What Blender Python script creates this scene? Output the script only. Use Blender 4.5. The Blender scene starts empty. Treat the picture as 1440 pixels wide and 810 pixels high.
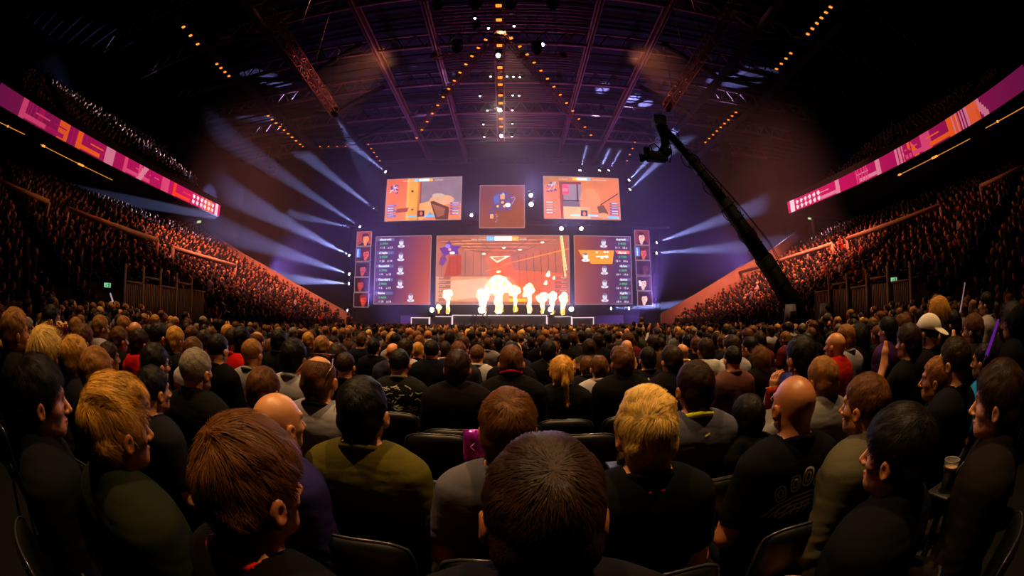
import bpy, math, random
import numpy as np
from mathutils import Vector, Matrix, Euler

rng = np.random.default_rng(11)
random.seed(5)
PI = math.pi
scene = bpy.context.scene
col = scene.collection

# ------------------------------------------------------------------ camera (15 mm full-frame fisheye)
FPX = 600.0                      # 15 mm on a 36 mm wide frame of 1440 px
PITCH = 0.080
CAM = np.array([0.0, 0.0, 1.55])
cd = bpy.data.cameras.new('camera')
cam = bpy.data.objects.new('camera', cd)
col.objects.link(cam)
cam.location = CAM
cam.rotation_euler = (PI / 2 + PITCH, 0, 0)
cd.type = 'PANO'
cd.sensor_width = 36.0
cd.sensor_fit = 'HORIZONTAL'
try:
    cd.panorama_type = 'FISHEYE_EQUISOLID'; cd.fisheye_lens = 15.0; cd.fisheye_fov = PI
except Exception:
    pass
try:
    cd.cycles.panorama_type = 'FISHEYE_EQUISOLID'; cd.cycles.fisheye_lens = 15.0; cd.cycles.fisheye_fov = PI
except Exception:
    pass
cd.clip_start = 0.02
cd.clip_end = 300
scene.camera = cam


def ray(px, py):
    """world direction seen at a place in the photograph (1440 x 810)"""
    dx, dy = px - 720.0, -(py - 405.0)
    r = math.hypot(dx, dy)
    th = 2 * math.asin(min(r / (2 * FPX), 1))
    if r < 1e-6:
        c = (0, 0, 1)
    else:
        c = (math.sin(th) * dx / r, math.sin(th) * dy / r, math.cos(th))
    cp, sp = math.cos(PITCH), math.sin(PITCH)
    return np.array([c[0], c[2] * cp - c[1] * sp, c[1] * cp + c[2] * sp])


def at(px, py, Y):
    d = ray(px, py)
    return CAM + d * (Y / d[1])


def atz(px, py, Z):
    d = ray(px, py)
    return CAM + d * ((Z - CAM[2]) / d[2])


def atd(px, py, D):
    return CAM + ray(px, py) * D


# ------------------------------------------------------------------ tagging helpers
def tag(o, label=None, cat=None, group=None, kind=None):
    if label: o['label'] = label
    if cat: o['category'] = cat
    if group: o['group'] = group
    if kind: o['kind'] = kind
    return o


def empty(name, loc=(0, 0, 0), rz=0.0):
    o = bpy.data.objects.new(name, None)
    o.location = loc
    o.rotation_euler = (0, 0, rz)
    o.empty_display_size = 0.1
    col.objects.link(o)
    return o


def srgb(c):
    if isinstance(c, str):
        c = [int(c[i:i + 2], 16) / 255 for i in (0, 2, 4)]
    return tuple(((x / 12.92) if x <= 0.04045 else ((x + 0.055) / 1.055) ** 2.4) for x in c)


# ------------------------------------------------------------------ mesh from arrays
def mesh_np(name, V, Fs, smooth=False, color=None):
    """V (n,3); Fs list of (m,k) index arrays; color (n,3) point colours"""
    me = bpy.data.meshes.new(name)
    V = np.asarray(V, np.float32)
    Fs = [np.asarray(f, np.int32) for f in Fs if len(f)]
    me.vertices.add(len(V))
    me.vertices.foreach_set('co', V.ravel())
    nl = sum(f.size for f in Fs)
    me.loops.add(nl)
    me.loops.foreach_set('vertex_index', np.concatenate([f.ravel() for f in Fs]))
    npoly = sum(len(f) for f in Fs)
    me.polygons.add(npoly)
    tot = np.concatenate([np.full(len(f), f.shape[1], np.int32) for f in Fs])
    st = np.zeros(npoly, np.int32)
    st[1:] = np.cumsum(tot)[:-1]
    me.polygons.foreach_set('loop_start', st)
    if smooth:
        me.polygons.foreach_set('use_smooth', np.ones(npoly, bool))
    me.update(calc_edges=True)
    if color is not None:
        a = me.color_attributes.new('Col', 'FLOAT_COLOR', 'POINT')
        c4 = np.ones((len(V), 4), np.float32)
        c4[:, :3] = color
        a.data.foreach_set('color', c4.ravel())
    return me


class MB:
    def __init__(s):
        s.v = []; s.f = {}; s.n = 0

    def add(s, V, Fs):
        s.v.append(np.asarray(V, float))
        for f in Fs:
            f = np.asarray(f, int)
            if f.size: s.f.setdefault(f.shape[1], []).append(f + s.n)
        s.n += len(V)
        return s

    def box(s, lo, hi, M=None):
        lo, hi = np.array(lo, float), np.array(hi, float)
        c = np.array([[x, y, z] for x in (0, 1) for y in (0, 1) for z in (0, 1)])
        V = lo + c * (hi - lo)
        if M is not None:
            V = V @ np.array(M)[:3, :3].T + np.array(M)[:3, 3]
        F = [[0, 1, 3, 2], [4, 6, 7, 5], [0, 4, 5, 1], [2, 3, 7, 6], [0, 2, 6, 4], [1, 5, 7, 3]]
        return s.add(V, [F])

    def rbox(s, c, h, r, seg=3):
        """rounded box: centre, half sizes, radius"""
        c, h = np.array(c, float), np.array(h, float)
        r = min(r, h.min() * .999)
        n = 4 * seg + 4
        a = []
        for q in range(4):
            for i in range(seg + 1):
                a.append((q, (q + i / seg) * PI / 2))
        rings = []
        for j in list(range(seg + 1)):
            t = -PI / 2 + j / seg * PI / 2
            rings.append((-(h[2] - r) + r * math.sin(t), r * math.cos(t)))
        for j in range(seg + 1):
            t = j / seg * PI / 2
            rings.append(((h[2] - r) + r * math.sin(t), r * math.cos(t)))
        V = []
        for z, rr in rings:
            for q, t in a:
                sx = 1 if q in (0, 3) else -1
                sy = 1 if q in (0, 1) else -1
                V.append((c[0] + sx * (h[0] - r) + rr * math.cos(t), c[1] + sy * (h[1] - r) + rr * math.sin(t), c[2] + z))
        m = len(rings)
        F = [[i * n + j, i * n + (j + 1) % n, (i + 1) * n + (j + 1) % n, (i + 1) * n + j] for i in range(m - 1) for j in range(n)]
        s.add(V, [F])
        s.f.setdefault(n, []).append(np.array([list(range(n))[::-1]]) + s.n - len(V))
        s.f.setdefault(n, []).append(np.array([list(range((m - 1) * n, m * n))]) + s.n - len(V))
        return s

    def tube(s, pts, r, n=8, caps=True, flat=1.0, closed=False):
        P = np.array(pts, float)
        m = len(P)
        rr = np.broadcast_to(np.array(r, float), (m,))
        T = np.zeros_like(P)
        if closed:
            T = np.roll(P, -1, 0) - np.roll(P, 1, 0)
        else:
            T[1:-1] = P[2:] - P[:-2]; T[0] = P[1] - P[0]; T[-1] = P[-1] - P[-2]
        T /= np.maximum(np.linalg.norm(T, axis=1)[:, None], 1e-9)
        up = np.array([0, 0, 1.0]) if abs(T[0][2]) < .9 else np.array([0, 1.0, 0])
        A = np.cross(T[0], up); A /= np.linalg.norm(A)
        V = []
        ang = np.arange(n) * 2 * PI / n
        for i in range(m):
            A = A - T[i] * A.dot(T[i]); A /= max(np.linalg.norm(A), 1e-9)
            B = np.cross(T[i], A)
            V.append(P[i] + rr[i] * (np.cos(ang)[:, None] * A + flat * np.sin(ang)[:, None] * B))
        V = np.concatenate(V)
        e = m if closed else m - 1
        F = [[i * n + j, i * n + (j + 1) % n, ((i + 1) % m) * n + (j + 1) % n, ((i + 1) % m) * n + j] for i in range(e) for j in range(n)]
        s.add(V, [F])
        if caps and not closed:
            s.f.setdefault(n, []).append(np.array([list(range(n))[::-1]]) + s.n - len(V))
            s.f.setdefault(n, []).append(np.array([list(range((m - 1) * n, m * n))]) + s.n - len(V))
        return s

    def lathe(s, prof, n=16, M=None):
        """prof [(r,z)...] turned about z"""
        ang = np.arange(n) * 2 * PI / n
        V = np.concatenate([np.c_[r * np.cos(ang), r * np.sin(ang), np.full(n, z)] for r, z in prof])
        if M is not None:
            V = V @ np.array(M)[:3, :3].T + np.array(M)[:3, 3]
        m = len(prof)
        F = [[i * n + j, i * n + (j + 1) % n, (i + 1) * n + (j + 1) % n, (i + 1) * n + j] for i in range(m - 1) for j in range(n)]
        s.add(V, [F])
        if prof[0][0] > 1e-4: s.f.setdefault(n, []).append(np.array([list(range(n))[::-1]]) + s.n - len(V))
        if prof[-1][0] > 1e-4: s.f.setdefault(n, []).append(np.array([list(range((m - 1) * n, m * n))]) + s.n - len(V))
        return s

    def mesh(s, name, smooth=False):
        V = np.concatenate(s.v)
        return mesh_np(name, V, [np.concatenate(f) for f in s.f.values()], smooth)

    def build(s, name, mat, parent=None, smooth=False):
        return obj(name, s.mesh(name, smooth), mat, parent)


def obj(name, me, mat=None, parent=None, loc=None, color=None):
    o = bpy.data.objects.new(name, me)
    if mat is not None and me.materials.find(mat.name) < 0 and len(me.materials) == 0:
        me.materials.append(mat)
    col.objects.link(o)
    if parent is not None: o.parent = parent
    if loc is not None: o.location = loc
    if color is not None: o.color = (*color, 1)
    return o


def smooth_by_angle(me, deg=40):
    try:
        me.set_sharp_from_angle(angle=math.radians(deg))
    except Exception:
        pass


def look(dirv, up=(0, 0, 1)):
    """matrix whose +Z points along dirv"""
    z = Vector(dirv).normalized()
    u = Vector(up)
    if abs(z.dot(u)) > .99: u = Vector((0, 1, 0))
    x = u.cross(z).normalized()
    y = z.cross(x)
    return Matrix((x, y, z)).transposed()


# ------------------------------------------------------------------ materials
def nmat(name):
    m = bpy.data.materials.new(name)
    m.use_nodes = True
    nt = m.node_tree
    return m, nt, nt.nodes, nt.links, nt.nodes['Principled BSDF']


def flat_mat(name, c, rough=.6, metal=0.0, spec=.5, noise=0.0, scale=20, bump=0.0, coord='Object'):
    m, nt, N, L, b = nmat(name)
    c = srgb(c)
    b.inputs['Base Color'].default_value = (*c, 1)
    b.inputs['Roughness'].default_value = rough
    b.inputs['Metallic'].default_value = metal
    b.inputs['Specular IOR Level'].default_value = spec
    if noise or bump:
        tc = N.new('ShaderNodeTexCoord'); nz = N.new('ShaderNodeTexNoise')
        nz.inputs['Scale'].default_value = scale; nz.inputs['Detail'].default_value = 4
        L.new(tc.outputs[coord], nz.inputs['Vector'])
        if noise:
            mx = N.new('ShaderNodeMix'); mx.data_type = 'RGBA'; mx.blend_type = 'MIX'
            mx.inputs[6].default_value = (*[x * (1 - noise) for x in c], 1)
            mx.inputs[7].default_value = (*[min(x * (1 + noise), 1) for x in c], 1)
            L.new(nz.outputs['Fac'], mx.inputs[0]); L.new(mx.outputs[2], b.inputs['Base Color'])
        if bump:
            bp = N.new('ShaderNodeBump'); bp.inputs['Strength'].default_value = bump; bp.inputs['Distance'].default_value = .01
            L.new(nz.outputs['Fac'], bp.inputs['Height']); L.new(bp.outputs['Normal'], b.inputs['Normal'])
    return m


def emit_mat(name, c, s):
    m = bpy.data.materials.new(name); m.use_nodes = True
    N, L = m.node_tree.nodes, m.node_tree.links
    N.clear()
    e = N.new('ShaderNodeEmission'); o = N.new('ShaderNodeOutputMaterial')
    e.inputs[0].default_value = (*srgb(c), 1); e.inputs[1].default_value = s
    L.new(e.outputs[0], o.inputs[0])
    return m


def emit_attr(name, s):
    m = bpy.data.materials.new(name); m.use_nodes = True
    N, L = m.node_tree.nodes, m.node_tree.links
    N.clear()
    a = N.new('ShaderNodeAttribute'); a.attribute_name = 'Col'
    e = N.new('ShaderNodeEmission'); o = N.new('ShaderNodeOutputMaterial')
    L.new(a.outputs['Color'], e.inputs[0]); e.inputs[1].default_value = s
    L.new(e.outputs[0], o.inputs[0])
    return m


def objcol_mat(name, rough, spec=.4, noise=.25, scale=30, bump=.3, attr=False, dist=.004, stretch=(1, 1, 1), sheen=0.0):
    """base colour = the object's own colour, varied by noise (and by the mesh's Col attribute)"""
    m, nt, N, L, b = nmat(name)
    oi = N.new('ShaderNodeObjectInfo')
    tc = N.new('ShaderNodeTexCoord'); mp = N.new('ShaderNodeMapping'); mp.inputs['Scale'].default_value = stretch
    nz = N.new('ShaderNodeTexNoise')
    nz.inputs['Scale'].default_value = scale; nz.inputs['Detail'].default_value = 3
    L.new(tc.outputs['Object'], mp.inputs[0]); L.new(mp.outputs[0], nz.inputs['Vector'])
    mr = N.new('ShaderNodeMapRange'); mr.inputs[3].default_value = 1 - noise; mr.inputs[4].default_value = 1 + noise
    L.new(nz.outputs['Fac'], mr.inputs[0])
    mx = N.new('ShaderNodeVectorMath'); mx.operation = 'SCALE'
    L.new(oi.outputs['Color'], mx.inputs[0]); L.new(mr.outputs[0], mx.inputs['Scale'])
    last = mx.outputs[0]
    if attr:
        a = N.new('ShaderNodeAttribute'); a.attribute_name = 'Col'
        m2 = N.new('ShaderNodeVectorMath'); m2.operation = 'MULTIPLY'
        L.new(last, m2.inputs[0]); L.new(a.outputs['Color'], m2.inputs[1]); last = m2.outputs[0]
    L.new(last, b.inputs['Base Color'])
    b.inputs['Roughness'].default_value = rough
    b.inputs['Specular IOR Level'].default_value = spec
    if sheen: b.inputs['Sheen Weight'].default_value = sheen
    if bump:
        bp = N.new('ShaderNodeBump'); bp.inputs['Strength'].default_value = bump; bp.inputs['Distance'].default_value = dist
        L.new(nz.outputs['Fac'], bp.inputs['Height']); L.new(bp.outputs['Normal'], b.inputs['Normal'])
    return m


M_SKIN = objcol_mat('skin', .42, .4, .08, 60, .15, attr=True)
M_HAIR = objcol_mat('hair', .55, .14, .4, 55, .6, attr=True, dist=.004, stretch=(1, 1, .35))
M_CLOTH = objcol_mat('cloth', .9, .05, .12, 90, .25, dist=.002)
M_TROUSER = objcol_mat('denim', .9, .15, .2, 200, .2, dist=.001)
M_BLACK = flat_mat('black_painted_metal', '050506', .7, .0, .12)
M_CHAIR = flat_mat('black_leatherette', '070708', .45, 0, .3, .2, 60, .1)
M_CHAIRMETAL = flat_mat('dark_steel_tube', '1a1a1c', .35, .8)
M_STEEL = flat_mat('painted_steel', '7a4a50', .6, .1, .3, .2, 2)
M_DARKSTEEL = flat_mat('dark_steel', '1e1a20', .6, .3)
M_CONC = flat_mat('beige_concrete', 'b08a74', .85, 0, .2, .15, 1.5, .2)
M_ROOF = flat_mat('roof_deck', '221c26', .9, 0, .1, .3, .4)
M_FLOOR = flat_mat('arena_floor', '0c0b0b', .8, 0, .15, .3, 3)
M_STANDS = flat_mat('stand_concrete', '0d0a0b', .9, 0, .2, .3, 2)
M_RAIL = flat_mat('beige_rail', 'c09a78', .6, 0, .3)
M_AMBER = emit_mat('amber_lamp_glass', 'ff7a20', 2.2)
M_AMBERDIM = emit_mat('amber_strip_glass', 'ffa040', .75)
M_LENS = emit_mat('beam_lens', 'dfe4ff', 16)
M_LENSBIG = emit_mat('white_lens', 'fff6e8', 22)
M_WHITELINE = emit_mat('white_led_line', 'ffd9e2', 1.1)
M_DOT = emit_mat('white_dot_lens', 'f4f2ff', 8)

# ------------------------------------------------------------------ implicit shapes -> one continuous skin
class Field:
    def __init__(s, xs, ys, zs):
        s.a = [np.asarray(v, np.float32) for v in (xs, ys, zs)]
        s.F = np.full([len(v) for v in s.a], .2, np.float32)

    def _sl(s, lo, hi, m):
        out = []
        for v, l, h in zip(s.a, lo, hi):
            i0 = max(int(np.searchsorted(v, l - m)) - 1, 0); i1 = min(int(np.searchsorted(v, h + m)) + 1, len(v))
            out.append(slice(i0, max(i1, i0 + 1)))
        return tuple(out)

    def _xyz(s, sl):
        return (s.a[0][sl[0]][:, None, None], s.a[1][sl[1]][None, :, None], s.a[2][sl[2]][None, None, :])

    def put(s, fn, lo, hi, k=.01, op='u'):
        sl = s._sl(lo, hi, k + .035)
        X, Y, Z = s._xyz(sl)
        d = fn(X, Y, Z)
        f = s.F[sl]
        if op == 'u':
            h = np.clip(.5 + .5 * (f - d) / k, 0, 1)
            s.F[sl] = f * (1 - h) + d * h - k * h * (1 - h)
        elif op == 's':
            h = np.clip(.5 - .5 * (f + d) / k, 0, 1)
            s.F[sl] = f * (1 - h) - d * h + k * h * (1 - h)

    def cone(s, a, b, r1, r2=None, k=.01, sy=1.0, op='u'):
        a, b = np.array(a, float), np.array(b, float)
        r2 = r1 if r2 is None else r2
        R = max(r1, r2)
        ba = b - a; L2 = max(ba.dot(ba), 1e-9)

        def fn(X, Y, Z):
            px, py, pz = X - a[0], Y - a[1], Z - a[2]
            t = np.clip((px * ba[0] + py * ba[1] + pz * ba[2]) / L2, 0, 1)
            dx, dy, dz = px - t * ba[0], (py - t * ba[1]) / sy, pz - t * ba[2]
            return np.sqrt(dx * dx + dy * dy + dz * dz) - (r1 + (r2 - r1) * t)
        s.put(fn, np.minimum(a, b) - R, np.maximum(a, b) + R, k, op)

    def ell(s, c, r, k=.01, rot=None, op='u'):
        c, r = np.array(c, float), np.array(r, float)
        Rm = np.eye(3) if rot is None else np.array(Euler(rot).to_matrix()).T
        R = r.max() if rot is not None else r

        def fn(X, Y, Z):
            px, py, pz = X - c[0], Y - c[1], Z - c[2]
            q = [Rm[i, 0] * px + Rm[i, 1] * py + Rm[i, 2] * pz for i in range(3)] if rot is not None else (px, py, pz)
            k0 = np.sqrt((q[0] / r[0]) ** 2 + (q[1] / r[1]) ** 2 + (q[2] / r[2]) ** 2)
            k1 = np.sqrt((q[0] / r[0] ** 2) ** 2 + (q[1] / r[1] ** 2) ** 2 + (q[2] / r[2] ** 2) ** 2) + 1e-6
            return k0 * (k0 - 1) / k1
        s.put(fn, c - R, c + R, k, op)

    def cut(s, fn):
        X, Y, Z = s._xyz((slice(None),) * 3)
        s.F = np.maximum(s.F, fn(X, Y, Z)).astype(np.float32)

    def extract(s):
        F = s.F
        for ax in range(3):     # close at the border
            for e in (0, -1):
                ix = [slice(None)] * 3; ix[ax] = e
                F[tuple(ix)] = np.maximum(F[tuple(ix)], 1e-3)
        S = F < 0
        C = np.zeros([n - 1 for n in F.shape], np.uint8)
        for i in (0, 1):
            for j in (0, 1):
                for k in (0, 1):
                    C += S[i:F.shape[0] - 1 + i, j:F.shape[1] - 1 + j, k:F.shape[2] - 1 + k]
        act = (C > 0) & (C < 8)
        I, J, K = np.nonzero(act)
        idx = np.full(C.shape, -1, np.int32)
        idx[I, J, K] = np.arange(len(I))
        acc = np.zeros((len(I), 3)); cnt = np.zeros(len(I))
        for ax in range(3):
            o1, o2 = [a for a in range(3) if a != ax]
            for u in (0, 1):
                for v in (0, 1):
                    p = [I, J, K]; p = [q.copy() for q in p]
                    p[o1] = p[o1] + u; p[o2] = p[o2] + v
                    q = [x.copy() for x in p]; q[ax] = q[ax] + 1
                    fa, fb = F[tuple(p)], F[tuple(q)]
                    m = (fa < 0) != (fb < 0)
                    t = np.where(m, fa / np.where(fa == fb, 1, fa - fb), 0)
                    for a in range(3):
                        va = s.a[a][p[a]]; vb = s.a[a][q[a]]
                        acc[:, a] += np.where(m, va + (vb - va) * t, 0)
                    cnt += m
        V = acc / cnt[:, None]
        quads = []
        for ax in range(3):
            o1, o2 = (ax + 1) % 3, (ax + 2) % 3
            lo = [slice(None)] * 3; hi = [slice(None)] * 3
            lo[ax] = slice(0, -1); hi[ax] = slice(1, None)
            A, B = S[tuple(lo)], S[tuple(hi)]
            P = list(np.nonzero(A != B))
            ok = (P[o1] > 0) & (P[o2] > 0) & (P[o1] < C.shape[o1]) & (P[o2] < C.shape[o2])
            P = [q[ok] for q in P]
            sg = A[tuple(P)]

            def g(d1, d2):
                Q = [q.copy() for q in P]; Q[o1] = Q[o1] + d1; Q[o2] = Q[o2] + d2
                return idx[tuple(Q)]
            q4 = np.stack([g(-1, -1), g(0, -1), g(0, 0), g(-1, 0)], 1)
            q4[~sg] = q4[~sg][:, ::-1]
            quads.append(q4)
        return V, np.concatenate(quads)


def grade(lo, hi, fines, hf, hc):
    """coordinates from lo to hi: step hf inside the fine spans, hc outside"""
    v = [lo]
    while v[-1] < hi:
        x = v[-1]
        fine = any(a <= x + hf <= b for a, b in fines)
        nx = x + (hf if fine else hc)
        if not fine:
            for a, b in fines:
                if x < a < nx: nx = max(a, x + hf * .8)
        v.append(nx)
    return np.array(v)


_K = [(rng.normal(size=3), rng.uniform(0, 6.28)) for _ in range(24)]


def wob(P, freq, oct=3, seed=0):
    """smooth pseudo noise about -1..1"""
    out = 0; amp = 1; tot = 0
    Q = P.copy()
    for o in range(oct):
        s = 0
        for i in range(4):
            k, ph = _K[(seed * 5 + o * 4 + i) % 24]
            s = s + np.sin(Q @ (k * freq) + ph + 1.3 * np.sin(Q @ (np.roll(k, 1) * freq * .7) + ph * 2))
        out = out + amp * s / 2.2; tot += amp
        amp *= .5; freq *= 2.03
    return out / tot


def vnormals(V, Q):
    n = np.zeros_like(V)
    a, b, c, d = (V[Q[:, i]] for i in range(4))
    fn = np.cross(c - a, d - b)
    for i in range(4): np.add.at(n, Q[:, i], fn)
    return n / np.maximum(np.linalg.norm(n, axis=1)[:, None], 1e-12)


# ------------------------------------------------------------------ the human figure (faces +Y, origin on the floor below the head)
def hand(F, wr, d, n, lat, curl=.5, sc=1.0):
    wr, d, n, lat = (np.array(v, float) for v in (wr, d, n, lat))
    d /= np.linalg.norm(d); n -= d * n.dot(d); n /= np.linalg.norm(n)
    l = np.cross(d, n); l = l * (1 if l.dot(lat) > 0 else -1)
    for o in (-.026, -.009, .009, .026):
        F.cone(wr + l * o * .6 + d * .01, wr + d * .085 * sc + l * o, .015, .0125, .012)
    for i, o in enumerate((-.031, -.0105, .0105, .031)):
        L = (.030, .037, .040, .035)[i] * sc
        p = wr + d * .088 * sc + l * o
        a = curl * .6
        for j in range(3):
            v = d * math.cos(a) + n * math.sin(a)
            q = p + v * L * (1, .75, .6)[j]
            F.cone(p, q, (.0095, .0086, .0078)[j], (.0088, .008, .007)[j], .003)
            p = q; a += curl
    p = wr + d * .025 + l * .03
    v = d * .6 + l * .7 + n * .35 * curl * 2; v /= np.linalg.norm(v)
    q = p + v * .045; F.cone(wr + d * .015 + l * .012, q, .015, .0105, .008)
    v = d * .85 + l * .2 + n * .5; v /= np.linalg.norm(v)
    F.cone(q, q + v * .03, .0105, .008, .004)


POSES = {
    # left / right: shoulder elbow wrist, hand direction, palm normal, towards the thumb, curl
    'lap': dict(R=((.235, .00, .69), (.12, .25, .635), (-.5, .85, -.1), (0, -.1, -1), (-1, 0, 0), .45),
                L=((-.235, .00, .69), (-.11, .24, .63), (.5, .85, -.1), (0, -.1, -1), (1, 0, 0), .4)),
    'folded': dict(R=((.23, .05, .72), (.02, .20, .76), (-1, -.1, .1), (0, -1, 0), (0, 0, 1), .35),
                   L=((-.23, .06, .71), (-.03, .235, .72), (1, -.1, .1), (0, -1, 0), (0, 0, 1), .35)),
    'phone': dict(R=((.24, .20, .86), (.115, .33, 1.07), (-.1, .05, 1), (-1, .1, 0), (0, -1, .2), .5),
                  L=((-.24, .20, .86), (-.115, .33, 1.07), (.1, .05, 1), (1, .1, 0), (0, -1, .2), .5)),
    'chin': dict(R=((.25, .03, .70), (.10, .26, .66), (-.6, .8, 0), (0, 0, -1), (-1, 0, 0), .5),
                 L=((-.24, .17, .80), (-.06, .19, 1.03), (.25, .1, 1), (.2, -1, 0), (1, 0, 0), .8)),
    'point': dict(R=((.25, .03, .70), (.12, .26, .66), (-.6, .8, 0), (0, 0, -1), (-1, 0, 0), .5),
                  L=((-.27, .16, .86), (-.24, .24, 1.08), (0, .05, 1), (.6, .8, 0), (1, 0, 0), .25)),
    'stand': dict(R=((.25, -.02, .72), (.25, .06, .47), (-.1, .1, -1), (-1, 0, 0), (0, 1, 0), .35),
                  L=((-.25, -.02, .72), (-.25, .06, .47), (.1, .1, -1), (1, 0, 0), (0, 1, 0), .35)),
}
HC = np.array([0, -.012, 1.205])      # middle of the skull


def fine_spans(pose, hf, hc):
    x0 = .13
    zs = [(1.06, 1.33)]; ys = [(-.12, .13)]
    if hf < .006:
        if pose in ('lap', 'folded'): zs.append((.58, .70) if pose == 'lap' else (.68, .80)); ys[0] = (-.12, .40)
        if pose in ('phone', 'chin', 'point'): ys[0] = (-.12, .42); zs[0] = (1.0, 1.33)
        if pose in ('phone',): x0 = .16
        if pose == 'point': x0 = .29
    xs = grade(-.38, .38, [(-x0, x0)], hf, hc)
    y = grade(-.24, .70, ys, hf, hc)
    z = grade(-.02, 1.36, zs, hf, hc)
    return xs, y, z


def arms(F, pose, dr=0.0, k=.03, upto=1.0):
    for sd in 'RL':
        s = 1 if sd == 'R' else -1
        el, wr = POSES[pose][sd][:2]
        el, wr = np.array(el), np.array(wr)
        sh = np.array([.175 * s, -.03, .965])
        if upto < 1:
            F.cone(sh, sh + (el - sh) * upto, .057 + dr, .049 + dr * 1.3, k)
        else:
            F.cone(sh, el, .057 + dr, .042 + dr, k)
            if upto >= 1.5:
                F.cone(el, el + (wr - el) * (upto - 1), .042 + dr, .032 + dr, .02)


def torso(F, dr=0.0, k=.03):
    for s in (1, -1):
        F.cone((.02 * s, -.035, 1.055), (.15 * s, -.03, .99), .046 + dr * .7, .052 + dr, k)
        F.ell((.09 * s, -.065, .93), (.10 + dr, .055 + dr, .12 + dr), k)
        F.ell((.085 * s, .035, .90), (.085 + dr, .06 + dr, .085 + dr), k)
        F.cone((.08 * s, -.01, .95), (.07 * s, .0, .62), .115 + dr, .115 + dr, k, sy=.85)
    F.ell((0, -.070, .93), (.085 + dr, .050 + dr, .14 + dr), k); F.ell((0, -.072, .78), (.08 + dr, .05 + dr, .12 + dr), k)
    F.ell((0, -.02, .56), (.175 + dr, .125 + dr, .11 + dr), k)


def legs(F, stand, dr=0.0, k=.03, skin=True):
    for s in (1, -1):
        if stand:
            F.cone((.09 * s, 0, .50), (.10 * s, .01, .02), .085 + dr, .058 + dr, k)
            F.cone((.10 * s, .01, .02), (.11 * s, -.02, -.40), .055 + dr, .038 + dr, k)
        else:
            F.cone((.09 * s, .02, .53), (.12 * s, .43, .50), .085 + dr, .062 + dr, k)
            F.cone((.12 * s, .44, .49), (.13 * s, .42, .09), .056 + dr, .040 + dr, k)


def make_body(pose, hf, hc):
    xs, ys, zs = fine_spans(pose, hf, hc)
    st = pose == 'stand'
    if st: zs = np.concatenate([np.arange(-.46, zs[0] - hc * .5, hc), zs])
    F = Field(xs, ys, zs)
    # skull and face
    F.ell(HC, (.0765, .098, .0905), .01)
    F.ell((0, .018, 1.158), (.062, .066, .082), .03)
    F.cone((0, .052, 1.118), (0, .062, 1.108), .026, .02, .03)          # chin
    for s in (1, -1):
        F.cone((.05 * s, -.01, 1.125), (.018 * s, .06, 1.105), .018, .016, .03)   # jaw
        F.ell((.043 * s, .052, 1.165), (.02, .02, .018), .02)             # cheekbone
        F.cone((.012 * s, .084, 1.212), (.045 * s, .068, 1.215), .011, .010, .015)   # brow
    if hf < .012:
        for s in (1, -1):
            F.ell((.031 * s, .088, 1.188), (.015, .012, .011), .012, op='s')
            F.ell((.031 * s, .068, 1.189), (.0125, .0125, .0125), .003)
            F.ell((.012 * s, .096, 1.152), (.008, .008, .007), .006)      # nostril wing
        F.cone((0, .084, 1.197), (0, .110, 1.158), .008, .0115, .012)      # nose
        F.ell((0, .087, 1.131), (.022, .010, .006), .006)
        F.ell((0, .085, 1.119), (.019, .010, .0065), .006)
    # ears
    for s in (1, -1):
        c = np.array([.087 * s, -.008, 1.167])
        F.ell(c, (.011, .018, .031), .006, rot=(-.15, 0, -.45 * s))
        if hf < .007:
            F.ell(c + np.array([.011 * s, .005, .004]), (.006, .009, .017), .004, rot=(-.15, 0, -.45 * s), op='s')
    # neck
    F.cone((0, -.03, 1.15), (0, -.035, 1.03), .056, .062, .03)
    torso(F); arms(F, pose, 0, .03, 2.0)
    for sd in 'RL':
        el, wr, d, n, lat, cu = POSES[pose][sd]
        if hf < .006: hand(F, wr, d, n, lat, cu)
        else:
            dd = np.array(d, float); dd /= np.linalg.norm(dd)
            F.cone(wr, np.array(wr) + dd * .10, .034, .028, .02); F.cone(np.array(wr) + dd * .1, np.array(wr) + dd * .165, .026, .018, .02)
            F.cone(np.array(wr) + dd * .02, np.array(wr) + dd * .07 + np.array(lat) * .04, .016, .012, .02)
    legs(F, st)
    z0 = -.42 if st else .06
    for s in (1, -1):
        y = -.02 if st else .42
        F.cone((.125 * s, y, z0), (.135 * s, y + .15, z0 - .03), .036, .03, .03)
    V, Q = F.extract()
    # colour: lips, eyes, brows, a little ruddiness on ears and cheeks
    C = np.ones((len(V), 3))
    x, y, z = V.T
    face = y > .05

    def blob(cx, cy, cz, r, c, m=1.0):
        w = np.clip(1.6 - np.sqrt(((np.abs(x) - cx) / r[0]) ** 2 + ((y - cy) / r[1]) ** 2 + ((z - cz) / r[2]) ** 2), 0, 1)[:, None] * m
        C[:] = C * (1 - w) + np.array(c) * w
    blob(0, .09, 1.125, (.022, .02, .010), (.85, .5, .5))
    blob(.031, .08, 1.189, (.011, .012, .006), (.9, .95, 1.1))
    blob(.031, .083, 1.189, (.004, .01, .004), (.06, .05, .05))
    blob(.031, .09, 1.212, (.018, .03, .004), (.35, .28, .25))
    blob(.085, -.01, 1.172, (.012, .02, .03), (1.08, .8, .75), .6)
    if st: V = V + np.array([0, 0, .44])
    return V, Q, C


def cloth_wrinkle(V, Q, amp=.004, seed=1, st=0.0):
    n = vnormals(V, Q)
    P = V * np.array([1.0, 1.0, 2.6])
    w = wob(P, 16, 3, seed)
    w2 = np.abs(wob(V * np.array([1.2, 1.2, 5.5]) + .3 * V[:, [2, 0, 1]], 7, 2, seed + 1))
    low = np.clip((1.0 - (V[:, 2] - st)) / .35, .25, 1)
    return V + n * (amp * w * low - amp * 1.2 * (1 - w2) ** 4 * low)[:, None]


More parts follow.
